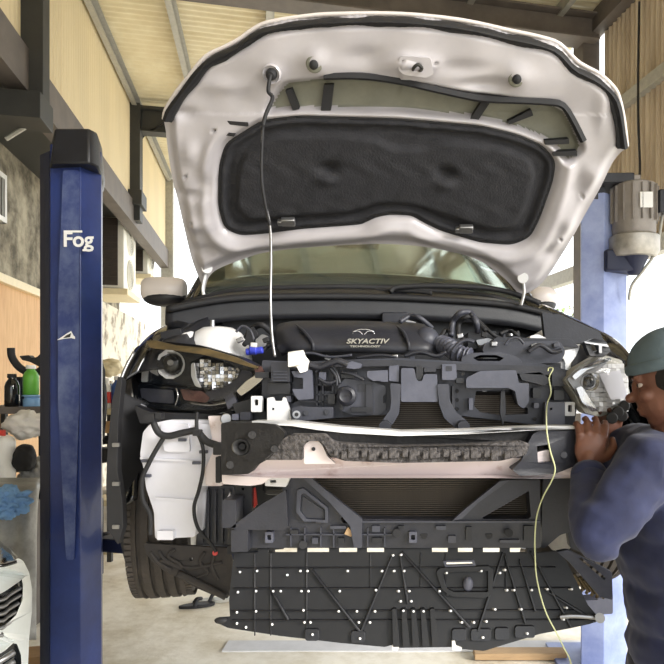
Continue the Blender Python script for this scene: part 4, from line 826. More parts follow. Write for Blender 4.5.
for x0 in (379, 458): sp('hook_foot', 'dark_plastic', [(x0, 424), (x0+3, 421), (x0+9, 421), (x0+12, 425), (x0+12, 437), (x0, 437)], -.075, .04, ([(x0+3, 428), (x0+9, 428), (x0+9, 432), (x0+3, 432)],), r=1.5)
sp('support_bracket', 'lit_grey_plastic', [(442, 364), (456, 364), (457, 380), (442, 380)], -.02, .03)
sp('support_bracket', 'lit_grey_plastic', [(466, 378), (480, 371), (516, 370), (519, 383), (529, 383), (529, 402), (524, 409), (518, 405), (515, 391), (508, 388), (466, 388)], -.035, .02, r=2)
sp('support_bracket', 'dark_plastic', [(519, 374), (540, 372), (552, 380), (545, 386), (522, 380)], -.01, .02)
sp('guide_rod', 'dark_plastic', [(501, 391), (505, 391), (506, 412), (503, 426), (500, 412)], -.01, .012, r=1)
for x0, x1, m in ((267, 290, 'white_steel'), (545, 565, 'lit_grey_plastic')):
    sp('end_bracket', m, [(x0, 398), (x0+6, 397), (x0+7, 401), (x0+15, 401), (x0+16, 397), (x1-4, 398), (x1, 412), (x1+2, 423), (x0, 423)] if x0 < 300 else [(x0, 402), (x1, 402), (x1, 428), (x0, 428)], -.02, .02, (circ(x0+6, 409, 1.4, 8),))
sp('fixing_tab', 'white_steel', rect(251, 396, 262, 412), -.01, .02, (rect(254.2, 399.5, 258.2, 405.5),), label='white tab with square hole')
sp('fixing_tab', 'white_steel', rect(565, 402, 575, 416), -.01, .02, (rect(568, 405, 572, 412),), label='white tab with square hole')
sp('side_filler', 'black_plastic', [(232, 404), (262, 396), (268, 400), (268, 424), (240, 424)], .03, .03)
# condenser behind, with real fins
cd_ = bmesh.new(); box(cd_, (P(425, 460, 1.88).x, 1.9, P(0, 460, 1.88).z), (.76, .03, .40)); con = obj('condenser', cd_, 'condenser_back', car)
for k in range(66):
    bm = bmesh.new(); z = P(0, 396+k*1.95, 1.87).z
    box(bm, (P(425, 0, 1.88).x, 1.872, z), (.74, .022, .0028)); obj('fin', bm, 'condenser', con)
# ------------------------------------------------------------------ bumper beam
def bd(x, y): return 1.62+.20*max(0, abs(x-400)/185-.35)**2
beam = pl('bumper_beam', car, 'beam_paint', [(222, 472), (250, 460), (285, 455), (340, 458), (520, 458), (545, 450), (575, 450), (575, 478), (540, 479), (500, 478), (270, 478), (263, 484), (250, 486), (222, 484)], 0, .09, (circ(313.5, 449, 1.5, 8),), r=3, fn=bd, bevel=.004, label='white painted steel bumper beam with rust stains')
pl('beam_top_flange', beam, 'white_steel', [(252, 421), (292, 421), (318, 424), (345, 427), (400, 431), (470, 429.5), (540, 426), (576, 426), (576, 429), (540, 430), (470, 434), (400, 436), (345, 433), (318, 430), (292, 426), (252, 424)], 0, .06, r=.5, fn=lambda x, y: bd(x, y)-.008, bevel=.002)
pl('foam_backing', beam, 'dark_foam', [(260, 424), (292, 425), (318, 429), (345, 432), (400, 435), (470, 433), (520, 429), (575, 429), (575, 446), (480, 448), (400, 447), (330, 446), (290, 446), (262, 450)], 0, .08, r=1.5, fn=lambda x, y: bd(x, y)-.004, bevel=.004)
pl('end_block', beam, 'dark_foam', [(221, 423), (258, 423), (276, 425), (285, 433), (280, 446), (270, 458), (256, 466), (249, 474), (221, 475)], 0, .10, (circ(241, 447, 9, 16),), r=2, fn=lambda x, y: bd(x, y)-.03, bevel=.005, label='black foam end block with round tow hole')
pl('foam_absorber', beam, 'foam', [(292, 434), (325, 434), (332, 441), (340, 443), (400, 446.5), (470, 445), (522, 441), (530, 444), (526, 455), (500, 461), (400, 463), (345, 461), (330, 456), (325, 446), (320, 441), (307, 441), (303, 447), (303, 460), (264, 460), (276, 450), (284, 438)], 0, .09, r=2, fn=lambda x, y: bd(x, y)-.03, bevel=.006, label='grey speckled foam absorber strip')
pl('end_block', beam, 'dark_plastic', [(528, 443), (533, 434), (540, 431), (575, 431), (575, 466), (555, 474), (520, 476), (512, 470), (522, 460)], 0, .08, ([(537, 446), (550, 444), (552, 462), (538, 463)],), r=2, fn=lambda x, y: bd(x, y)-.02, bevel=.005, label='dark end block on the right with recess')
bm = bmesh.new(); c = P(241, 447, bd(241, 0)-.02); lathe(bm, c+Vector((0, .03, 0)), (0, -1, 0), [(0, .024), (.03, .024), (.034, .020), (.02, .012), (.0, .010)], 24); tw = obj('tow_eye_socket', bm, 'satin_metal', beam, smooth=True, angle=40)
bm = bmesh.new(); cyl(bm, c+Vector((0, .012, 0)), c+Vector((0, .04, 0)), .0085); obj('socket_bore', bm, 'rubber', tw)
for (x, y, r, o, m) in ((274, 449, 3.6, -.036, 'dark_foam'), (252, 435, 4, -.036, 'dark_foam'), (230, 465, 4, -.036, 'dark_foam'), (513, 454, 4, -.036, 'foam'), (564, 455, 3.5, -.026, 'grey_plastic'), (313.5, 449, 2, -.016, 'rubber')):
    bm = bmesh.new(); dd_ = bd(x, y)+o; cyl(bm, P(x, y, dd_), P(x, y, dd_+.015), r*dd_/F, n=18); obj('moulded_boss', bm, m, beam, bevel=.001)
pl('beam_tab', beam, 'beam_paint', [(304, 464), (304, 445), (309, 441), (319, 441), (323, 446), (327, 456), (336, 464)], 0, .02, (), r=2, fn=lambda x, y: bd(x, y)-.012, bevel=.002)
for k in range(26):   # moulded blocks along the foam
    x = 336+k*6.8+(k % 3); dd_ = bd(x, 0)-.034; bm = bmesh.new(); box(bm, P(x, 453+(k % 2)*2, dd_), (.010+.004*(k % 3), .008, .014+.006*((k*7) % 3))); obj('foam_block', bm, 'foam', beam, bevel=.002)
for q in (((255, 429), (262, 437), (258, 431)),): pass
# ------------------------------------------------------------------ lower support, ducts
low = pl('lower_support', car, 'dark_plastic', [(282, 478), (306, 476), (332, 499), (353, 519), (458, 520), (505, 480), (540, 480), (541, 548), (250, 548), (250, 530), (284, 528)], 1.76, .05, ([(482, 518), (529, 491), (531, 517), (528, 519), (484, 519)], [(341, 519), (344, 514), (352, 519), (350, 524), (343, 523)]), r=2, bevel=.003)
def lp(n, m, q, d=-.015, t=.02, holes=(), r=1.2, **k): return pl(n, low, m, q, 1.76+d, t, holes, r, **k)
lp('stiffener_plate', 'grey_plastic', [(297, 490), (303, 488), (328, 508), (328, 523), (304, 522), (296, 512)], -.012, .015, ([(301, 495), (304, 493), (325, 509), (325, 520), (306, 519), (300, 511)],))
lp('stiffener_plate', 'dark_plastic', [(303, 496), (324, 510), (324, 519), (306, 518), (301, 510)], -.004, .01)
lp('diagonal_brace', 'grey_plastic', [(303, 478), (311, 478), (338, 500), (362, 519), (362, 548), (354, 548), (350, 526), (330, 503)], -.02, .02)
lp('diagonal_brace', 'grey_plastic', [(500, 481), (510, 480), (478, 503), (462, 519), (452, 521), (464, 510)], -.02, .02)
for x0 in (290, 304, 320, 333, 367, 384): lp('support_rib', 'grey_plastic', rect(x0, 528, x0+1.3, 547), -.01, .02, r=0, bevel=0)
lp('support_rib', 'grey_plastic', rect(286, 534, 392, 535.3), -.01, .02, r=0, bevel=0); lp('support_rib', 'grey_plastic', rect(362, 521, 540, 523), -.012, .02, r=0, bevel=0)
for x in (303, 397, 509): bm = bmesh.new(); cyl(bm, P(x, 533 if x > 350 else 545, 1.735), P(x, 533 if x > 350 else 545, 1.77), .011); obj('bolt_hole', bm, 'rubber', low)
for x in (269, 413): lp('clip_mount', 'lit_grey_plastic', rect(x-4, 532, x+4, 543), -.02, .02, (rect(x-2, 535, x+2, 540),))
lp('small_tongue', 'timber', [(344, 534), (348, 527), (354, 534), (351, 537)], -.014, .01)
for x in (424, 489): lp('slot', 'rubber', [(x-4, 534), (x+4, 534), (x+2, 539), (x-2, 539)], -.003, .01)
pl('air_guide', car, 'dark_plastic', [(230, 528), (262, 504), (286, 490), (288, 527), (284, 530), (236, 530)], 1.72, .012, r=1)
pl('air_guide', car, 'black_plastic', [(227, 526), (236, 528), (284, 528), (284, 549), (250, 552), (228, 550)], 1.78, .04, r=1)
for q in (rect(231, 530, 248, 552), rect(222, 500, 236, 528)): pl('duct_box', car, 'dark_plastic', q, 1.72, .08, r=1.5, bevel=.003)
pl('chassis_leg', car, 'black_plastic', rect(235, 484, 252, 530), 1.82, .05, (circ(243, 489, 1.4, 8), circ(243, 499, 1.4, 8)), r=1)
pl('chassis_leg', car, 'white_steel', [(265, 478), (290, 478), (286, 487), (265, 486)], 1.74, .04, (rect(270, 480, 276, 483),), r=1)
pl('chassis_leg', car, 'dark_plastic', [(543, 478), (575, 478), (592, 492), (592, 525), (560, 535), (545, 548), (541, 548)], 1.82, .06, r=3)
pl('marker_strip', car, 'red_plastic', [(252, 488), (255, 488), (257, 505), (252, 510)], 1.84, .01, r=.5, label='thin red strip beside the chassis leg')
pl('marker_strip', car, 'tank', [(226, 500), (230, 492), (231, 516), (227, 520)], 1.84, .01, r=.5)
# ------------------------------------------------------------------ washer tank, loom, liner
tank = pl('washer_tank', car, 'tank', [(143, 432), (150, 424), (168, 420), (220, 420), (222, 470), (219, 486), (201, 486), (198, 489), (197, 512), (195, 537), (155, 539), (154, 512), (150, 500), (146, 488), (144, 470), (140, 455)], 1.90, .12, r=3, bevel=.012, label='translucent white washer fluid tank')
def tk(n, m, q, d=-.008, t=.012, r=.8): return pl(n, tank, m, q, 1.9+d, t, (), r)
tk('tank_seam', 'tank', [(140, 457), (219, 462), (219, 464), (140, 459.5)]); tk('tank_panel', 'tank', [(160, 424), (188, 424), (190, 452), (164, 452)], -.012, .02, 3); tk('tank_panel', 'tank', [(194, 424), (214, 424), (214, 446), (196, 446)], -.012, .02, 3)
tk('tank_foot', 'tank', [(157, 531), (173, 531), (173, 540), (157, 540)], -.02, .03); tk('tank_step', 'tank', [(154, 497), (196, 500), (195, 503), (155, 500)])
for x, y in ((145, 461), (182, 440), (196, 463), (146, 476), (203, 452)): tk('tank_clip', 'lit_grey_plastic', rect(x-4, y-1.5, x+4, y+1.5), -.018, .012, .5)
bm = bmesh.new(); path = [(152, 418), (158, 432), (168, 436), (182, 433), (197, 430)]; tube(bm, [P(x, y, 1.86) for x, y in path], .010, 8)
tube(bm, [P(x, y, 1.865) for x, y in ((164, 437), (156, 450), (148, 465), (142, 480), (143, 500), (150, 515), (150, 535))], .007, 8)
tube(bm, [P(x, y, 1.86) for x, y in ((197, 412), (197, 430), (203, 448), (203, 470), (199, 490), (194, 508), (198, 528), (212, 545), (216, 552))], .0055, 8)
tube(bm, [P(x, y, 1.86) for x, y in ((198, 432), (206, 441), (216, 445), (222, 447))], .011, 8)
obj('wiring_loom', bm, 'rubber', car, smooth=True, label='black taped wiring loom across the washer tank')
for x, y, w_, h_ in ((217, 449, 8, 12), (196, 433, 7, 6), (149, 418, 10, 8), (158, 416, 6, 6), (218, 470, 5, 26)): pl('loom_connector', car, 'rubber', rect(x-w_/2, y-h_/2, x+w_/2, y+h_/2), 1.84, .03, r=1, bevel=.002)
pl('lamp_bracket', car, 'black_plastic', [(134, 405), (150, 412), (220, 414), (232, 410), (232, 424), (140, 424)], 1.94, .05, r=2)
bm = bmesh.new(); cyl(bm, P(226, 419, 1.84), P(226, 419, 1.88), .017); obj('grommet', bm, 'satin_metal', car, bevel=.003)
pl('side_support', car, 'beam_paint', [(208, 416), (222, 416), (222, 486), (206, 486), (204, 470), (214, 450)], 1.88, .04, r=1.5, bevel=.003)
pl('side_support', car, 'dark_plastic', [(196, 486), (234, 486), (234, 545), (197, 545)], 2.0, .08, r=1, bevel=.003)
for x in (201, 207, 214, 221, 228): pl('liner_rib', car, 'dark_plastic', rect(x, 490, x+2, 543), 1.985, .02, r=0, bevel=0)
def ld(x, y): return 2.02+.0012*max(0, y-545)*0-.0010*(x-145)+.0008*(570-y)
lin = pl('wheel_liner', car, 'muddy_liner', [(143, 543), (170, 545), (228, 548), (232, 560), (231, 585), (228, 599), (215, 596), (196, 588), (182, 580), (166, 572), (152, 562), (146, 553)], 0, .015, (circ(191, 559, 2, 8),), r=3, fn=lambda x, y: 1.98, bevel=.002)
for q in ([(150, 552), (158, 562), (172, 570)], [(158, 551), (166, 560), (180, 568), (186, 574)], [(175, 549), (168, 556), (180, 564), (182, 572)], [(205, 552), (200, 562), (208, 572), (196, 578)], [(215, 552), (212, 566), (218, 580)], [(160, 560), (190, 568), (222, 562)]):
    bm = bmesh.new(); tube(bm, [P(x, y, 1.978) for x, y in q], .006, 6); obj('liner_rib', bm, 'muddy_liner', lin, smooth=True)
bm = bmesh.new(); tube(bm, [P(178, 573, 1.965), P(205, 586, 1.965), P(226, 597, 1.965)], .011, 6); obj('liner_edge', bm, 'muddy_liner', lin, smooth=True)
bm = bmesh.new(); cyl(bm, P(215, 553, 1.96), P(215, 553, 1.98), .008); obj('red_clip', bm, 'red_plastic', lin)
arch = [[P(120, 390, 1.97), P(113, 430, 1.95), P(112, 480, 1.97), P(118, 530, 2.02), P(126, 565, 2.05)], [P(140, 400, 2.02), P(136, 430, 2.02), P(134, 480, 2.04), P(136, 530, 2.06), P(140, 560, 2.08)], [P(165, 400, 2.08), P(160, 430, 2.1), P(152, 480, 2.1), P(152, 530, 2.1), P(150, 560, 2.1)]]
obj('arch_liner', loft(arch), 'rubber', car, smooth=True, solid=.006)
bt_ = pl('bumper_bracket', car, 'rubber', [(118, 376), (122, 380), (118, 420), (117, 470), (122, 500), (123, 528), (118, 545), (112, 536), (107, 528), (106, 480), (108, 440), (112, 400)], 1.90, .03, r=2, bevel=.003, label='black side bumper bracket hanging ahead of the wheel arch')
for y in (445, 484, 527): pl('bracket_screw', bt_, 'satin_metal', rect(112, y-2, 119, y+2), 1.895, .01, r=.8)
bm = bmesh.new(); tube(bm, [P(134, 352, 1.97), P(121, 380, 1.93), P(112, 430, 1.93), P(108, 480, 1.95)], .005, 6); obj('wing_highlight', bm, 'satin_metal', car, smooth=True)  # thin highlight along the wing, modelled as a metal bead
# right side liner
pl('arch_liner', car, 'rubber', [(560, 480), (605, 470), (640, 470), (650, 560), (600, 560), (570, 548)], 2.02, .03, r=3)
# ------------------------------------------------------------------ left headlight
def hd(x, y): return 1.80+.0011*max(0, 262-x)+.0000085*max(0, 230-x)**2
HL = thing('headlight', P(200, 378, 1.95), parent=car); HL['label'] = 'large left headlight with projector lens'
def hl(n, m, q, o, t=.02, holes=(), r=1.5, par=HL, **k): return pl(n, par, m, q, 0, t, holes, r, fn=lambda x, y: hd(x, y)+o, **k)
hl('lamp_housing', 'black_plastic', [(134, 348), (150, 340), (200, 345), (240, 357), (264, 370), (262, 384), (250, 396), (232, 409), (215, 414), (165, 413), (146, 409), (134, 402), (131, 380)], .06, .10, r=4, bevel=.006)
hl('lamp_bezel', 'lamp_dark', [(137, 349), (150, 344), (195, 350), (240, 362), (260, 371), (256, 381), (240, 391), (225, 388), (137, 383), (134, 366)], .045, .015, (circ(171, 364.5, 14, 18), [(190, 362), (204, 356), (222, 361), (240, 369), (237, 378), (224, 388), (200, 388), (193, 378)]), r=3)
c = P(171, 364, hd(171, 0)+.035)
bm = bmesh.new(); lathe(bm, c+Vector((0, .03, 0)), (-.12, -1, 0), [(0, .036), (.018, .046), (.024, .048), (.024, .041), (.01, .033)], 10); obj('projector_ring', bm, 'white_steel', HL, smooth=True, angle=20)  # chrome ring shown in white, its shine put into the colour
bm = bmesh.new(); bmesh.ops.create_uvsphere(bm, u_segments=24, v_segments=14, radius=.034, matrix=Matrix.Translation(c+Vector((0, .02, 0))) @ Matrix.Diagonal((1, .8, 1, 1))); obj('projector_lens', bm, 'gloss_black', HL, smooth=True)
bm = bmesh.new(); cyl(bm, c+Vector((.002, -.014, .004)), c+Vector((.002, -.008, .004)), .009); obj('lens_glint', bm, 'satin_metal', HL)
# faceted reflector
rf = bmesh.new(); random.seed(3)
for i in range(11):
    for j in range(8):
        x, y = 196+i*4, 359+j*3.8
        if y < 357+(x-200)*.25 or y > 388-(x-215)*.42*(x > 215) or (x < 199 and (y < 362 or y > 385)): continue
        box(rf, P(x+2, y+2, hd(x, y)+.05+random.random()*.008), (.011, .006, .0105), Matrix.Rotation(random.uniform(-.5, .5), 3, 'X') @ Matrix.Rotation(random.uniform(-.5, .5), 3, 'Z'))
obj('reflector', rf, 'chrome', HL, label='faceted bright reflector bowl')
hl('side_reflector', 'white_steel', [(146, 352), (152, 352), (155, 366), (158, 376), (150, 372), (147, 362)], .035, .01)  # chrome reflectors coloured white, bright highlights put into the colour
hl('side_reflector', 'white_steel', [(142, 369), (148, 367), (147, 382), (141, 382)], .035, .01)
hl('side_reflector', 'white_steel', [(191, 364), (194, 362), (196, 378), (201, 388), (195, 386), (191, 376)], .03, .01)
hl('tip_reflector', 'chrome', [(262, 371), (265, 376), (260, 382), (250, 390), (241, 396), (236, 391), (246, 381)], .012, .01)
hl('tip_reflector', 'red_lens', [(254, 366), (261, 366), (265, 373), (262, 377), (255, 373)], .01, .01)
hl('inner_bezel', 'grey_plastic', [(222, 388), (237, 379), (241, 370), (252, 372), (250, 380), (236, 392), (222, 400), (205, 402), (205, 392)], .038, .012, r=3)
hl('indicator_band', 'lamp_dark', [(138, 384), (205, 389), (232, 392), (238, 398), (226, 407), (212, 410), (166, 410), (148, 406), (138, 400)], .04, .01, r=3)
hl('indicator_reflector', 'red_lens', [(180, 389), (202, 391), (210, 398), (206, 403), (184, 400)], .032, .01, r=2)
hl('indicator_reflector', 'lit_grey_plastic', [(140, 388), (172, 390), (174, 404), (150, 402), (141, 397)], .034, .01, r=2)
for q in ([(176, 388), (178, 396), (175, 406)], [(190, 403), (210, 405), (228, 402)]):
    bm = bmesh.new(); tube(bm, [P(x, y, hd(x, y)+.028) for x, y in q], .0025, 5); obj('lamp_trim', bm, 'chrome', HL, smooth=True)
hl('top_trim', 'olive_trim', [(146, 341), (153, 340), (175, 345), (205, 348), (235, 357), (258, 367), (256, 369), (230, 361), (200, 354), (170, 350), (150, 348)], -.012, .03, r=1.5, label='weathered olive brown strip along the headlight top', bevel=.004)
hl('mounting_tab', 'lit_grey_plastic', [(224, 397), (233, 392), (237, 402), (228, 410)], .02, .02)
hl('mounting_tab', 'tank', [(133, 398), (138, 401), (145, 407), (141, 409), (134, 405)], .02, .02)
# clear outer lens, bulged
def clear(name, poly, fn, bul, par, m='clear_lens'):
    c0 = np.mean(np.array(poly), 0); pts = fil(poly, 4); bm = bmesh.new(); R_ = 6; rings = []
    for k in range(R_+1):
        t = k/R_
        if k == 0: continue
        rings.append([bm.verts.new(P(c0[0]+(x-c0[0])*t, c0[1]+(y-c0[1])*t, fn(c0[0]+(x-c0[0])*t, c0[1]+(y-c0[1])*t)-bul*(1-t*t))) for x, y in pts])
    ce = bm.verts.new(P(c0[0], c0[1], fn(*c0)-bul)); n = len(pts)
    for i in range(n): bm.faces.new((ce, rings[0][i], rings[0][(i+1) % n]))
    for k in range(len(rings)-1):
        for i in range(n): bm.faces.new((rings[k][i], rings[k+1][i], rings[k+1][(i+1) % n], rings[k][(i+1) % n]))
    return obj(name, bm, m, par, smooth=True, solid=.002)
clear('outer_lens', [(135, 350), (150, 343), (200, 350), (240, 361), (264, 372), (262, 384), (248, 396), (230, 408), (212, 412), (165, 411), (146, 407), (136, 400), (133, 378)], lambda x, y: hd(x, y)+.03, .035, HL)
# ------------------------------------------------------------------ undertray
def ud(x, y): return 1.77-.0009*(y-550)
tray = thing('undertray', P(400, 600, 1.74), parent=car); tray['label'] = 'black undertray panel hanging down below the front'
def ut(n, m, q, o, t=.006, holes=(), r=1, par=tray, **k): return pl(n, par, m, q, 0, t, holes, r, fn=lambda x, y: ud(x, y)+o, **k)
base = ut('tray_panel', 'tray_plastic', [(234, 552.5), (540, 552.5), (556, 551), (566, 560), (578, 585), (588, 605), (601, 620), (590, 624), (572, 628), (540, 634), (500, 646), (484, 651), (460, 649), (455, 647), (395, 648), (392, 645), (385, 647), (340, 643), (280, 636), (228, 628), (217, 623), (217, 618), (230, 617), (229, 600)], 0, .006, ([(444, 562.5), (474, 561.5), (474, 564), (446, 565)],), r=1.5)
for x in (232, 263, 302, 334, 362, 390, 453, 478, 505, 532): ut('tray_tab', 'tray_plastic', rect(x-5 if x != 390 else 384, 546, x+5 if x != 390 else 432, 554), .0, .01)
for y, x0, x1 in ((567.5, 236, 556), (588, 233, 572), (610.5, 231, 580), (620, 231, 592)):
    ut('tray_rib', 'black_plastic', [(x0, y), (x1, y-.6), (x1, y+.6), (x0, y+1.2)], -.006, .008, r=0)
for x in (254, 270, 306, 370, 420, 445, 505): ut('tray_rib', 'black_plastic', [(x, 553), (x+1.2, 553), (x+1.2, 636 if x < 350 else 640), (x, 636 if x < 350 else 640)] if x < 310 else [(x, 553), (x+1, 553), (x+1, 588), (x, 588)], -.004, .006, r=0)
for (a, b_) in (((310, 568), (360, 632)), ((392, 556), (361, 632)), ((270, 588), (288, 620)), ((402, 552), (470, 628)), ((503, 553), (478, 632)), ((505, 556), (526, 624)), ((531, 552), (572, 628)), ((545, 590), (596, 622)), ((520, 560), (536, 612)), ((440, 567), (448, 596)), ((400, 556), (408, 604))):
    a = Vector(a); b_ = Vector(b_); n = Vector((-(b_-a).y, (b_-a).x)).normalized()*.8
    ut('tray_rib', 'black_plastic', [tuple(a+n), tuple(b_+n*1.6), tuple(b_-n*1.6), tuple(a-n)], -.010, .012, r=0)
for k in range(5):
    x = 392+k*9.5; ut('tray_flute', 'tray_plastic', [(x, 609), (x+4.5, 609), (x+8+k*.3, 647), (x+1+k*.3, 647)], -.014, .014, r=1.2, bevel=.004)
ut('tray_recess', 'tray_plastic', [(436, 572), (440, 568), (490, 566), (494, 572), (492, 594), (486, 598), (452, 597), (442, 590)], -.012, .012, ([(442, 573), (488, 571), (488, 592), (454, 592), (446, 588)],), r=3)
for x, y, w_ in ((481, 635, 20), (525, 632, 20), (459, 635, 14), (502, 634, 14), (312, 635, 14), (358, 637, 14)): ut('tray_pad', 'black_plastic', rect(x-w_/2, y-6, x+w_/2, y+6), -.008, .01, r=3)
bm = bmesh.new(); sph(bm, P(468, 584, ud(0, 584)-.01), (.014, .01, .02), 12); obj('drain_plug', bm, 'lit_grey_plastic', tray, smooth=True)
ut('tray_slot_rim', 'lit_grey_plastic', [(443, 561), (474, 560), (476, 566), (445, 567)], -.006, .006, ([(446, 562.5), (472, 562), (473, 564.5), (447, 565.3)],))
bm = bmesh.new(); sph(bm, P(221, 620.5, ud(0, 620)-.005), (.018, .01, .009), 12); obj('end_tab', bm, 'rubber', tray, smooth=True)
ut('end_tab', 'white_plastic', [(392, 646), (396, 642), (399, 648), (397, 651), (392, 650)], -.012, .006, r=.5); ut('end_tab', 'white_plastic', [(452, 641), (455, 641), (456, 646), (462, 648), (461, 651), (452, 650)], -.012, .006, r=.5)
bm = bmesh.new(); tube(bm, [P(560, 617, ud(0, 617)-.015), P(575, 616, ud(0, 616)-.02), P(600, 618, ud(0, 618)-.02)], .006, 8); cyl(bm, P(600, 618, 1.67), P(600, 618, 1.70), .013); obj('tray_stay', bm, 'satin_metal', tray, smooth=True, angle=40)
DOTS = [(240,572),(257,571),(287,575),(300,571),(307,571),(347,571),(381,571),(393,571),(403,571),(392,555.5),(400,555),(238,592),(256,591),(273,591),(280.5,591),(301,591),(308,591),(339,591),(375,590),(397.5,591),(408,591),(399.5,601),(410,601),(237,612),(256,611),(303,610),(338,611),(356,611),(374,611),(402,610.5),(412,611),(237,623),(246,627),(272,624),(304,622),(310,622),(358,622),(369,622),(312,634),(359,638),(445,573),(479.5,571),(503,570),(498,573),(438,591),(505,590),(512,590),(529.5,590),(545,589),(569,589),(449,610.5),(493,609),(519,609),(564,607.5),(460,622),(472,622),(484.5,621),(561,619),(481,637),(525,633),(422,611)]
src = None
for i, (x, y) in enumerate(DOTS):
    if src is None:
        bm = bmesh.new(); cyl(bm, P(x, y, ud(x, y)-.016), P(x, y, ud(x, y)), .0030, n=8); src = obj('rivet', bm, 'white_print', tray); s0 = P(x, y, ud(x, y))
    else: dup_part(src, P(x, y, ud(x, y))-s0)
# ------------------------------------------------------------------ right-hand loose lamp, string, paper, lift plate
def rd(x, y): return 1.70+.0007*max(0, x-590)
RL = thing('headlight_unit', P(600, 385, 1.73), 'clear right headlight unit, loose, held up by the person', 'headlight')
def rl(n, m, q, o, t=.015, holes=(), r=1.5, **k): return pl(n, RL, m, q, 0, t, holes, r, fn=lambda x, y: rd(x, y)+o, **k)
rl('lamp_housing', 'galvanised', [(564, 380), (576, 368), (600, 354), (622, 360), (632, 402), (620, 410), (600, 417), (585, 413), (575, 395)], .05, .07, r=3, bevel=.006)
rl('lamp_bezel', 'satin_metal', [(567, 379), (578, 370), (600, 358), (608, 362), (596, 372), (584, 376), (582, 388), (592, 404), (588, 409), (577, 394)], .035, .01, r=2)
bm = bmesh.new(); lathe(bm, P(588, 382, rd(588, 0)+.05), (0, -1, 0), [(0, .02), (.014, .026), (.018, .026), (.01, .018)], 16); obj('projector_ring', bm, 'chrome', RL, smooth=True, angle=30)
bm = bmesh.new(); sph(bm, P(588, 382, rd(588, 0)+.045), (.019, .012, .019), 16); obj('projector_lens', bm, 'gloss_black', RL, smooth=True)
rf = bmesh.new()
for i in range(12):
    for j in range(10):
        x, y = 582+i*4.2, 364+j*4.8
        if y < 378-(x-582)*.75 or y > 408 or x > 626+(y-390)*.1 or (y-388) > (x-578)*1.1: continue
        box(rf, P(x+2, y+2, rd(x, y)+.045+random.random()*.006), (.0115, .004, .012), Matrix.Rotation(random.uniform(-.4, .4), 3, 'X') @ Matrix.Rotation(random.uniform(-.4, .4), 3, 'Z'))
obj('reflector', rf, 'white_steel', RL, label='glittering pale reflector')
rl('film_sheet', 'tank', [(599, 374), (620, 370), (629, 398), (611, 400)], .028, .002, r=1, label='pale square patch showing in the lens')
rl('chrome_strip', 'chrome', [(572, 376), (583, 367), (610, 357), (612, 360), (586, 371), (575, 380)], .02, .008)
rl('chrome_strip', 'chrome', [(576, 388), (582, 386), (592, 402), (598, 410), (592, 412), (582, 402)], .02, .008)
clear('outer_lens', [(564, 380), (576, 368), (600, 353), (622, 359), (632, 402), (618, 411), (600, 417), (586, 413), (575, 396)], lambda x, y: rd(x, y)+.02, .035, RL)
rl('mounting_bracket', 'black_plastic', [(584, 342), (595, 338), (606, 341), (611, 351), (604, 357), (590, 356)], .03, .03, ([(590, 345), (597, 343), (600, 350), (593, 352)],), r=2)
rl('chrome_strip', 'satin_metal', [(584, 341), (607, 344), (609, 347), (602, 346), (602, 353), (599, 353), (599, 345), (585, 343)], .02, .006, r=.5)
for x, y in ((618, 412), (624, 406), (612, 418), (622, 416)): bm = bmesh.new(); cyl(bm, P(x, y, 1.73), P(x, y, 1.79), .016, .012); obj('bulb_socket', bm, 'rubber', RL, bevel=.003)
bm = bmesh.new(); tube(bm, [P(548, 371, 1.745), P(549, 368, 1.75), P(553, 369, 1.74), P(549, 378, 1.735), P(551, 392, 1.735), P(547, 405, 1.735), P(546.5, 428, 1.56), P(550, 450, 1.55), P(555, 468, 1.55), P(552, 480, 1.56), P(543, 497, 1.60), P(537, 515, 1.66), P(535, 535, 1.68), P(535, 555, 1.68), P(537, 580, 1.68), P(545, 610, 1.655), P(556, 632, 1.65), P(564, 648, 1.66), P(571, 664, 1.70), P(573, 700, 1.75), P(576, 800, 1.9), P(590, 930, 1.937)], .0019, 6, 5)
obj('hanging_string', bm, 'yellow_cord', smooth=True, label='thin pale yellow green string hanging from the radiator support to the floor', cat='string')
bm = bmesh.new(); plate(bm, [(288, 352), (303, 350), (305, 356), (309, 361), (307, 371), (300, 373), (297, 367), (288, 367)], 1.752, .012, r=1, fn=lambda x, y: 1.752+.006*math.sin(x*.6)+.004*math.sin(y*.8)); obj('paper_towel', bm, 'white_paper', label='small crumpled white paper lying on the radiator support', cat='paper', bevel=.003)
# grey swing-arm guard plate right, below the bumper
rp_ = pl('lower_side_guard', car, 'lit_grey_plastic', [(557, 552), (568, 550), (612, 572), (613, 600), (600, 597), (585, 580), (570, 563)], 1.86, .02, ([(578, 558), (582, 558), (606, 578), (604, 580)],), r=1.5, label='grey plate with long slot at lower right')
for k in range(5): bm = bmesh.new(); tube(bm, [P(574+k*5, 574+k*3, 1.88), P(584+k*5, 590+k*2, 1.88)], .005, 5, 1); tube(bm, [P(584+k*5, 572+k*4, 1.885), P(576+k*5, 590+k*2, 1.885)], .005, 5, 1); obj('lattice_bar', bm, 'olive_trim', rp_)
pl('jacking_bracket', car, 'lit_grey_plastic', [(583, 600), (613, 597), (613, 614), (576, 616), (576, 608)], 2.2, .05, r=2)

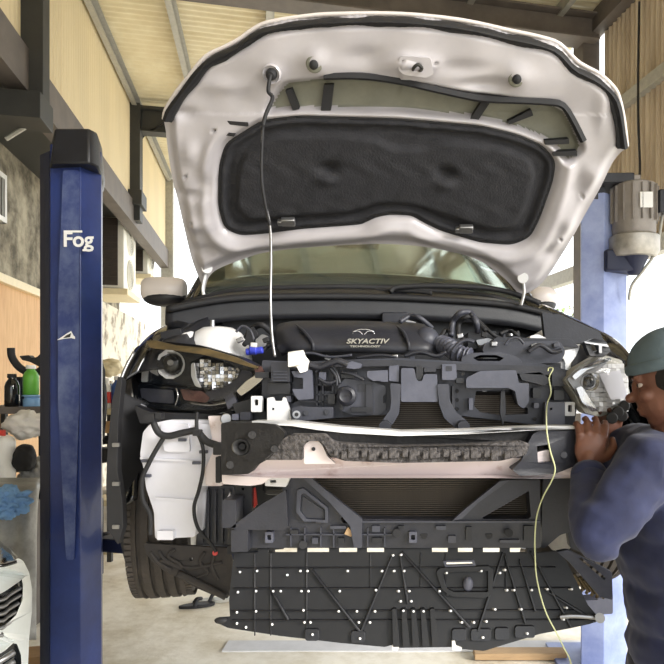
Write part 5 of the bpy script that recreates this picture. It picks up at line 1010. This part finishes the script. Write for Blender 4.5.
random.seed(11)
def bit(n, m, x0, y0, x1, y1, dep, t=.02, par=None): return pl(n, par or car, m, rect(x0, y0, x1, y1), dep, t, r=.8, bevel=.002)
for (x0, y0, x1, y1, m) in ((300, 371, 306, 376, 'black_plastic'), (341, 372, 356, 378, 'black_plastic'), (358, 384, 366, 392, 'dark_plastic'), (351, 407, 372, 412, 'black_plastic'), (340, 387, 343, 410, 'black_plastic'), (366, 384, 373, 414, 'dark_plastic'), (303, 379, 309, 386, 'black_plastic'), (319, 372, 326, 380, 'lit_grey_plastic'), (328, 394, 335, 404, 'black_plastic'), (404, 384, 435, 386, 'grey_plastic'), (404, 396, 435, 398, 'grey_plastic'), (424, 368, 436, 372, 'dark_plastic'), (446, 366, 452, 371, 'dark_plastic'), (452, 386, 455, 408, 'dark_plastic'), (469, 398, 473, 410, 'lit_grey_plastic'), (456, 378, 464, 383, 'black_plastic'), (468, 380, 471, 387, 'black_plastic'), (505, 372, 509, 376, 'black_plastic'), (533, 388, 541, 398, 'black_plastic'), (534, 403, 539, 408, 'lit_grey_plastic'), (522, 386, 526, 390, 'dark_plastic'), (552, 372, 566, 386, 'dark_plastic'), (554, 390, 564, 400, 'black_plastic'), (268, 424, 300, 426, 'black_plastic'), (255, 372, 269, 378, 'black_plastic'), (240, 412, 250, 420, 'dark_plastic'), (232, 414, 238, 420, 'lit_grey_plastic'), (286, 396, 291, 402, 'lit_grey_plastic')):
    bit('moulded_block', m, x0, y0, x1, y1, D-.012+random.uniform(-.012, .012), .03, sup)
for (x0, y0, x1, y1, m) in ((290, 530, 298, 534, 'black_plastic'), (312, 538, 318, 544, 'grey_plastic'), (338, 538, 344, 545, 'black_plastic'), (372, 526, 380, 532, 'grey_plastic'), (372, 538, 382, 543, 'black_plastic'), (398, 526, 404, 529, 'black_plastic'), (436, 526, 446, 530, 'grey_plastic'), (448, 536, 456, 543, 'grey_plastic'), (466, 527, 472, 541, 'black_plastic'), (500, 540, 520, 543, 'grey_plastic'), (524, 526, 534, 541, 'black_plastic'), (330, 526, 346, 529, 'grey_plastic')):
    bit('moulded_block', m, x0, y0, x1, y1, 1.748, .02, low)
for q in (((452, 352), (458, 344), (466, 340), (474, 342)), ((505, 345), (510, 339), (518, 338), (524, 344)), ((236, 332), (242, 326), (250, 330), (254, 340)), ((404, 356), (420, 352), (436, 356), (446, 352)), ((290, 356), (310, 353), (330, 357), (352, 355)), ((356, 358), (380, 355), (398, 358)), ((528, 352), (540, 345), (552, 352), (562, 350))):
    bm = bmesh.new(); tube(bm, [P(x, y, 1.9) for x, y in q], random.choice((.004, .006, .007)), 7); obj('wiring_loom', bm, random.choice(('rubber', 'dark_plastic', 'grey_plastic')), car, smooth=True)
for (x, y, m) in ((395, 357, 'satin_metal'), (412, 357, 'grey_plastic'), (328, 358, 'satin_metal'), (440, 356, 'dark_plastic'), (460, 336, 'satin_metal'), (484, 335, 'rubber'), (494, 344, 'satin_metal'), (240, 340, 'satin_metal'), (254, 345, 'white_steel'), (266, 340, 'rubber'), (534, 346, 'satin_metal'), (556, 345, 'grey_plastic')):
    bm = bmesh.new(); box(bm, P(x, y, 1.92), (.018, .016, .014), Matrix.Rotation(random.uniform(-.5, .5), 3, 'Y')); obj('connector', bm, m, car, bevel=.002)
# ================================================================== PERSON
def caps(bm, a, b, ra, rb, n=14):
    a = Vector(a); b = Vector(b); sph(bm, a, (ra,)*3, n); sph(bm, b, (rb,)*3, n)
    if (b-a).length > 1e-4: cyl(bm, a, b, ra, rb, n)
def chain(bm, pts, rad, n=14):
    for i in range(len(pts)-1): caps(bm, pts[i], pts[i+1], rad[i], rad[i+1], n)
def fuse(name, bm, m, parent, vox, smooth=6, **k):
    o = obj(name, bm, m, parent, smooth=True, **k)
    r = o.modifiers.new('r', 'REMESH'); r.mode = 'VOXEL'; r.voxel_size = vox; r.use_smooth_shade = True
    s = o.modifiers.new('s', 'SMOOTH'); s.factor = .5; s.iterations = smooth
    par = o.parent; o.parent = None; me = baked(o); o.parent = par; o.modifiers.clear(); o.data = me
    me.polygons.foreach_set('use_smooth', [True]*len(me.polygons)); return o
man = thing('person', (.68, 1.62, 0), 'person in navy overalls and a grey teal cap reaching to the right headlight', 'person')
W_ = Vector; wrist = P(587, 470, 1.63); elbow = P(597, 532, 1.47); shN = P(650, 466, 1.50); shF = W_((.66, 1.80, 1.47))
chest = W_((.67, 1.64, 1.30)); pel = W_((.72, 1.64, .95)); neck = W_((.672, 1.60, 1.50)); hc = W_((.660, 1.565, 1.662))
elF = W_((.64, 1.87, 1.25)); wrF = W_((.60, 1.84, 1.46))
hipN, hipF = pel+W_((0, -.09, -.04)), pel+W_((0, .09, -.04)); knN, knF = W_((.70, 1.52, .50)), W_((.66, 1.76, .50)); anN, anF = W_((.74, 1.50, .09)), W_((.68, 1.78, .09))
f = W_((-.88, .40, -.22)).normalized(); u_ = W_((-.2, .05, 1)); u_ = (u_-f*u_.dot(f)).normalized(); r_ = f.cross(u_).normalized()
HM = Matrix((r_, f, u_)).transposed()
def H(x, y, z): return hc+r_*x+f*y+u_*z
body = bmesh.new()
sph(body, H(0, -.015, .03), (.074, .092, .088), 22, HM); sph(body, H(0, .018, -.035), (.060, .070, .075), 20, HM); sph(body, H(0, .045, -.088), (.030, .028, .022), 14, HM)
sph(body, H(0, .078, -.01), (.014, .014, .030), 12, HM); sph(body, H(0, .098, -.024), (.016, .015, .013), 12, HM)
sph(body, H(0, .070, .026), (.052, .018, .012), 14, HM); sph(body, H(0, .080, -.056), (.026, .012, .007), 12, HM); sph(body, H(0, .077, -.068), (.023, .011, .007), 12, HM)
for s in (-1, 1):
    sph(body, H(s*.042, .058, -.022), (.022, .020, .018), 12, HM); sph(body, H(s*.030, .066, .014), (.014, .011, .006), 10, HM); sph(body, H(s*.030, .066, -.006), (.013, .010, .005), 10, HM); sph(body, H(s*.074, -.008, -.008), (.009, .018, .031), 12, HM)
chain(body, [H(0, -.02, -.06), neck, chest+W_((0, 0, .12))], [.056, .056, .075])
chain(body, [chest+W_((0, 0, .06)), pel], [.085, .085]); 
chain(body, [shN, elbow, wrist], [.048, .038, .027]); chain(body, [shF, elF, wrF], [.048, .038, .027])
for a, b, c in ((hipN, knN, anN), (hipF, knF, anF)): chain(body, [a, b, c], [.07, .052, .036])
def hand(bm, wr, fdir, side, nrm, curl, thumb):
    """fdir along the fingers, side towards the thumb, nrm out of the palm"""
    fd = fdir.normalized(); sd_ = (side-fd*side.dot(fd)).normalized(); nm = fd.cross(sd_); nm = nm if nm.dot(nrm) > 0 else -nm
    chain(bm, [wr, wr+fd*.03], [.026, .024]); R = Matrix((sd_, fd, nm)).transposed()
    sph(bm, wr+fd*.055, (.040, .050, .016), 16, R); sph(bm, wr+fd*.075, (.040, .025, .014), 16, R)
    for k, (sx, L, q) in enumerate(((.031, .074, 0), (.0105, .082, .02), (-.0105, .076, .04), (-.031, .060, .10))):
        p = wr+fd*(.092-.006*(k == 3)-.002*(k == 0))+sd_*sx; d = fd+sd_*(.10*(1.4-k)); d.normalize(); pts = [p-d*.02, p]; a = .15
        for seg, fr in enumerate((.45, .31, .24)):
            a += curl[seg]+q; v = d*math.cos(a)+nm*math.sin(a); pts.append(pts[-1]+v*L*fr)
        chain(bm, pts, [.010, .0105, .0092, .0084, .0072], 12)
        sph(bm, pts[2], (.0100,)*3, 10); sph(bm, pts[1]-nm*.003, (.0112,)*3, 10)
    b = wr+fd*.028+sd_*.026; t = [b-sd_*.01, b+sd_*.020+fd*.018+nm*.006, b+sd_*.036+fd*.044+nm*.014, b+sd_*.034+fd*.066+nm*.026] if thumb else [b, b+sd_*.02]
    chain(bm, t, [.016, .0135, .0110, .0090], 12)
hand(body, wrist, P(594, 420, 1.655)-wrist, W_((1, 0, .1)), W_((0, 1, 0)), (.25, .45, .5), True)
hand(body, wrF, W_((-.1, -.25, 1)), W_((-1, 0, 0)), W_((-.3, -1, 0)), (.3, .5, .5), True)
fuse('body', body, 'skin', man, .0038, 3)
for s in (-1, 1):
    bm = bmesh.new(); sph(bm, H(s*.029, .0655, .004), (.0085,)*3, 14); e = obj('eye', bm, 'eye_white', man, smooth=True)
    bm = bmesh.new(); sph(bm, H(s*.0295, .0708, .004), (.0050,)*3, 10); obj('iris', bm, 'hair', e, smooth=True)
    bm = bmesh.new(); tube(bm, [H(s*.016, .086, .024), H(s*.030, .087, .029), H(s*.045, .076, .026)], .0035, 6); obj('eyebrow', bm, 'hair', man, smooth=True)
bm = bmesh.new(); sph(bm, H(0, -.026, .022), (.081, .090, .086), 20, HM); o = fuse('hair', bm, 'hair', man, .005, 1)
cap = bmesh.new()
for v in sph(cap, H(0, -.012, .045), (.087, .102, .085), 26, HM):
    d = v.co-H(0, 0, .042)
    if d.dot(u_) < 0: v.co -= u_*d.dot(u_)*.97
cp = obj('cap', cap, 'cap_cloth', man, smooth=True)
bm = bmesh.new(); ring = [H(.086*math.cos(a), -.012+.101*math.sin(a), .043) for a in np.linspace(0, 6.2832, 25)]; tube(bm, ring, .009, 8, 1, flat=1.6); obj('cap_band', bm, 'cap_cloth', cp, smooth=True)
# jacket
j = bmesh.new()
for (z, x, sx, sy) in ((1.42, .668, .105, .175), (1.34, .672, .125, .185), (1.22, .685, .128, .178), (1.10, .70, .122, .165), (.98, .72, .128, .175), (.90, .725, .132, .180)): sph(j, (x, 1.64, z), (sx, sy, .125), 24)
chain(j, [shN+W_((.005, .02, .0)), P(618, 510, 1.475), elbow, P(589.5, 478, 1.615)], [.078, .066, .062, .046]); sph(j, elbow+W_((.005, 0, -.01)), (.058, .055, .060), 16)
chain(j, [shF, elF, wrF-W_((0, 0, .05))], [.075, .058, .04]); chain(j, [shN, W_((.66, 1.64, 1.48)), shF], [.072, .072, .072])
for v in j.verts:
    q = v.co; v.co = q+Vector((noise.noise(q*9), noise.noise(q*9+Vector((5, 0, 0))), 0))*.008+Vector((0, 0, 1))*.006*noise.noise(q*14)
jk = fuse('jacket', j, 'navy_cloth', man, .007, 4)
dt = jk.data
NR = [v.normal.copy() for v in dt.vertices]
for v, nr in zip(dt.vertices, NR):
    q = v.co.copy(); a = noise.noise(Vector((q.x*10, q.y*10, q.z*26+q.x*14)))+.5*noise.noise(Vector((q.x*24, q.y*24, q.z*40))); v.co = q+nr*.0075*a
bm = bmesh.new(); ring = [neck+W_((.004, .01, .0))+W_((.075*math.cos(a), .078*math.sin(a), .012*math.cos(a)+.0)) for a in np.linspace(0, 6.2832, 23)]; tube(bm, ring, .017, 8, 1); obj('collar', bm, 'navy_cloth', man, smooth=True)
bm = bmesh.new(); wv = (wrist-elbow).normalized(); lathe(bm, P(589, 476, 1.618), wv, [(-.016, .040), (.0, .046), (.014, .044), (.016, .034)], 20); obj('cuff', bm, 'navy_cloth', man, smooth=True)
bm = bmesh.new(); tube(bm, [W_((.57, 1.50, .935)), W_((.70, 1.452, .925)), W_((.85, 1.50, .93))], .008, 6); obj('jacket_hem', bm, 'trouser_cloth', man, smooth=True)
t = bmesh.new(); sph(t, pel+W_((0, 0, -.02)), (.125, .17, .12), 22)
for a, b, c in ((hipN, knN, anN), (hipF, knF, anF)): chain(t, [a+W_((0, 0, -.02)), b, c], [.105, .078, .062])
fuse('trousers', t, 'trouser_cloth', man, .008, 4)
for a in (anN, anF):
    bm = bmesh.new(); c = W_((a.x-.05, a.y, 0)); sph(bm, c+W_((0, 0, .045)), (.135, .048, .045), 18); sph(bm, c+W_((.06, 0, .07)), (.06, .045, .06), 14)
    for v in bm.verts: v.co.z = max(v.co.z, .012)
    so_ = obj('shoe', bm, 'rubber', man, smooth=True)
    bm = bmesh.new(); box(bm, c+W_((0, 0, .012)), (.27, .095, .022)); obj('sole', bm, 'rubber', so_, bevel=.01)
# the car stands turned a little on the lift: swing cabin parts about the nose
YAW = math.radians(10.5); PV = Vector((0, 1.9, 0)); RZ = Matrix.Rotation(YAW, 3, 'Z')
for o in list(car.children):
    st_ = o.name.split('.')[0]
    if st_ in ('windscreen', 'screen_seal', 'screen_pillar', 'pillar_trim', 'roof_panel', 'rear_glass', 'tailgate', 'door_panel', 'side_pillars', 'side_glass', 'rear_wheel', 'floor_pan', 'dashboard', 'seat', 'steering_wheel', 'inside_mirror', 'cowl_panel', 'cowl_seal', 'firewall'):
        wp = Vector(car.location)+o.location; o.location = PV+RZ @ (wp-PV)-Vector(car.location); o.rotation_euler.z = YAW

bpy.data.scenes.remove(TMP)
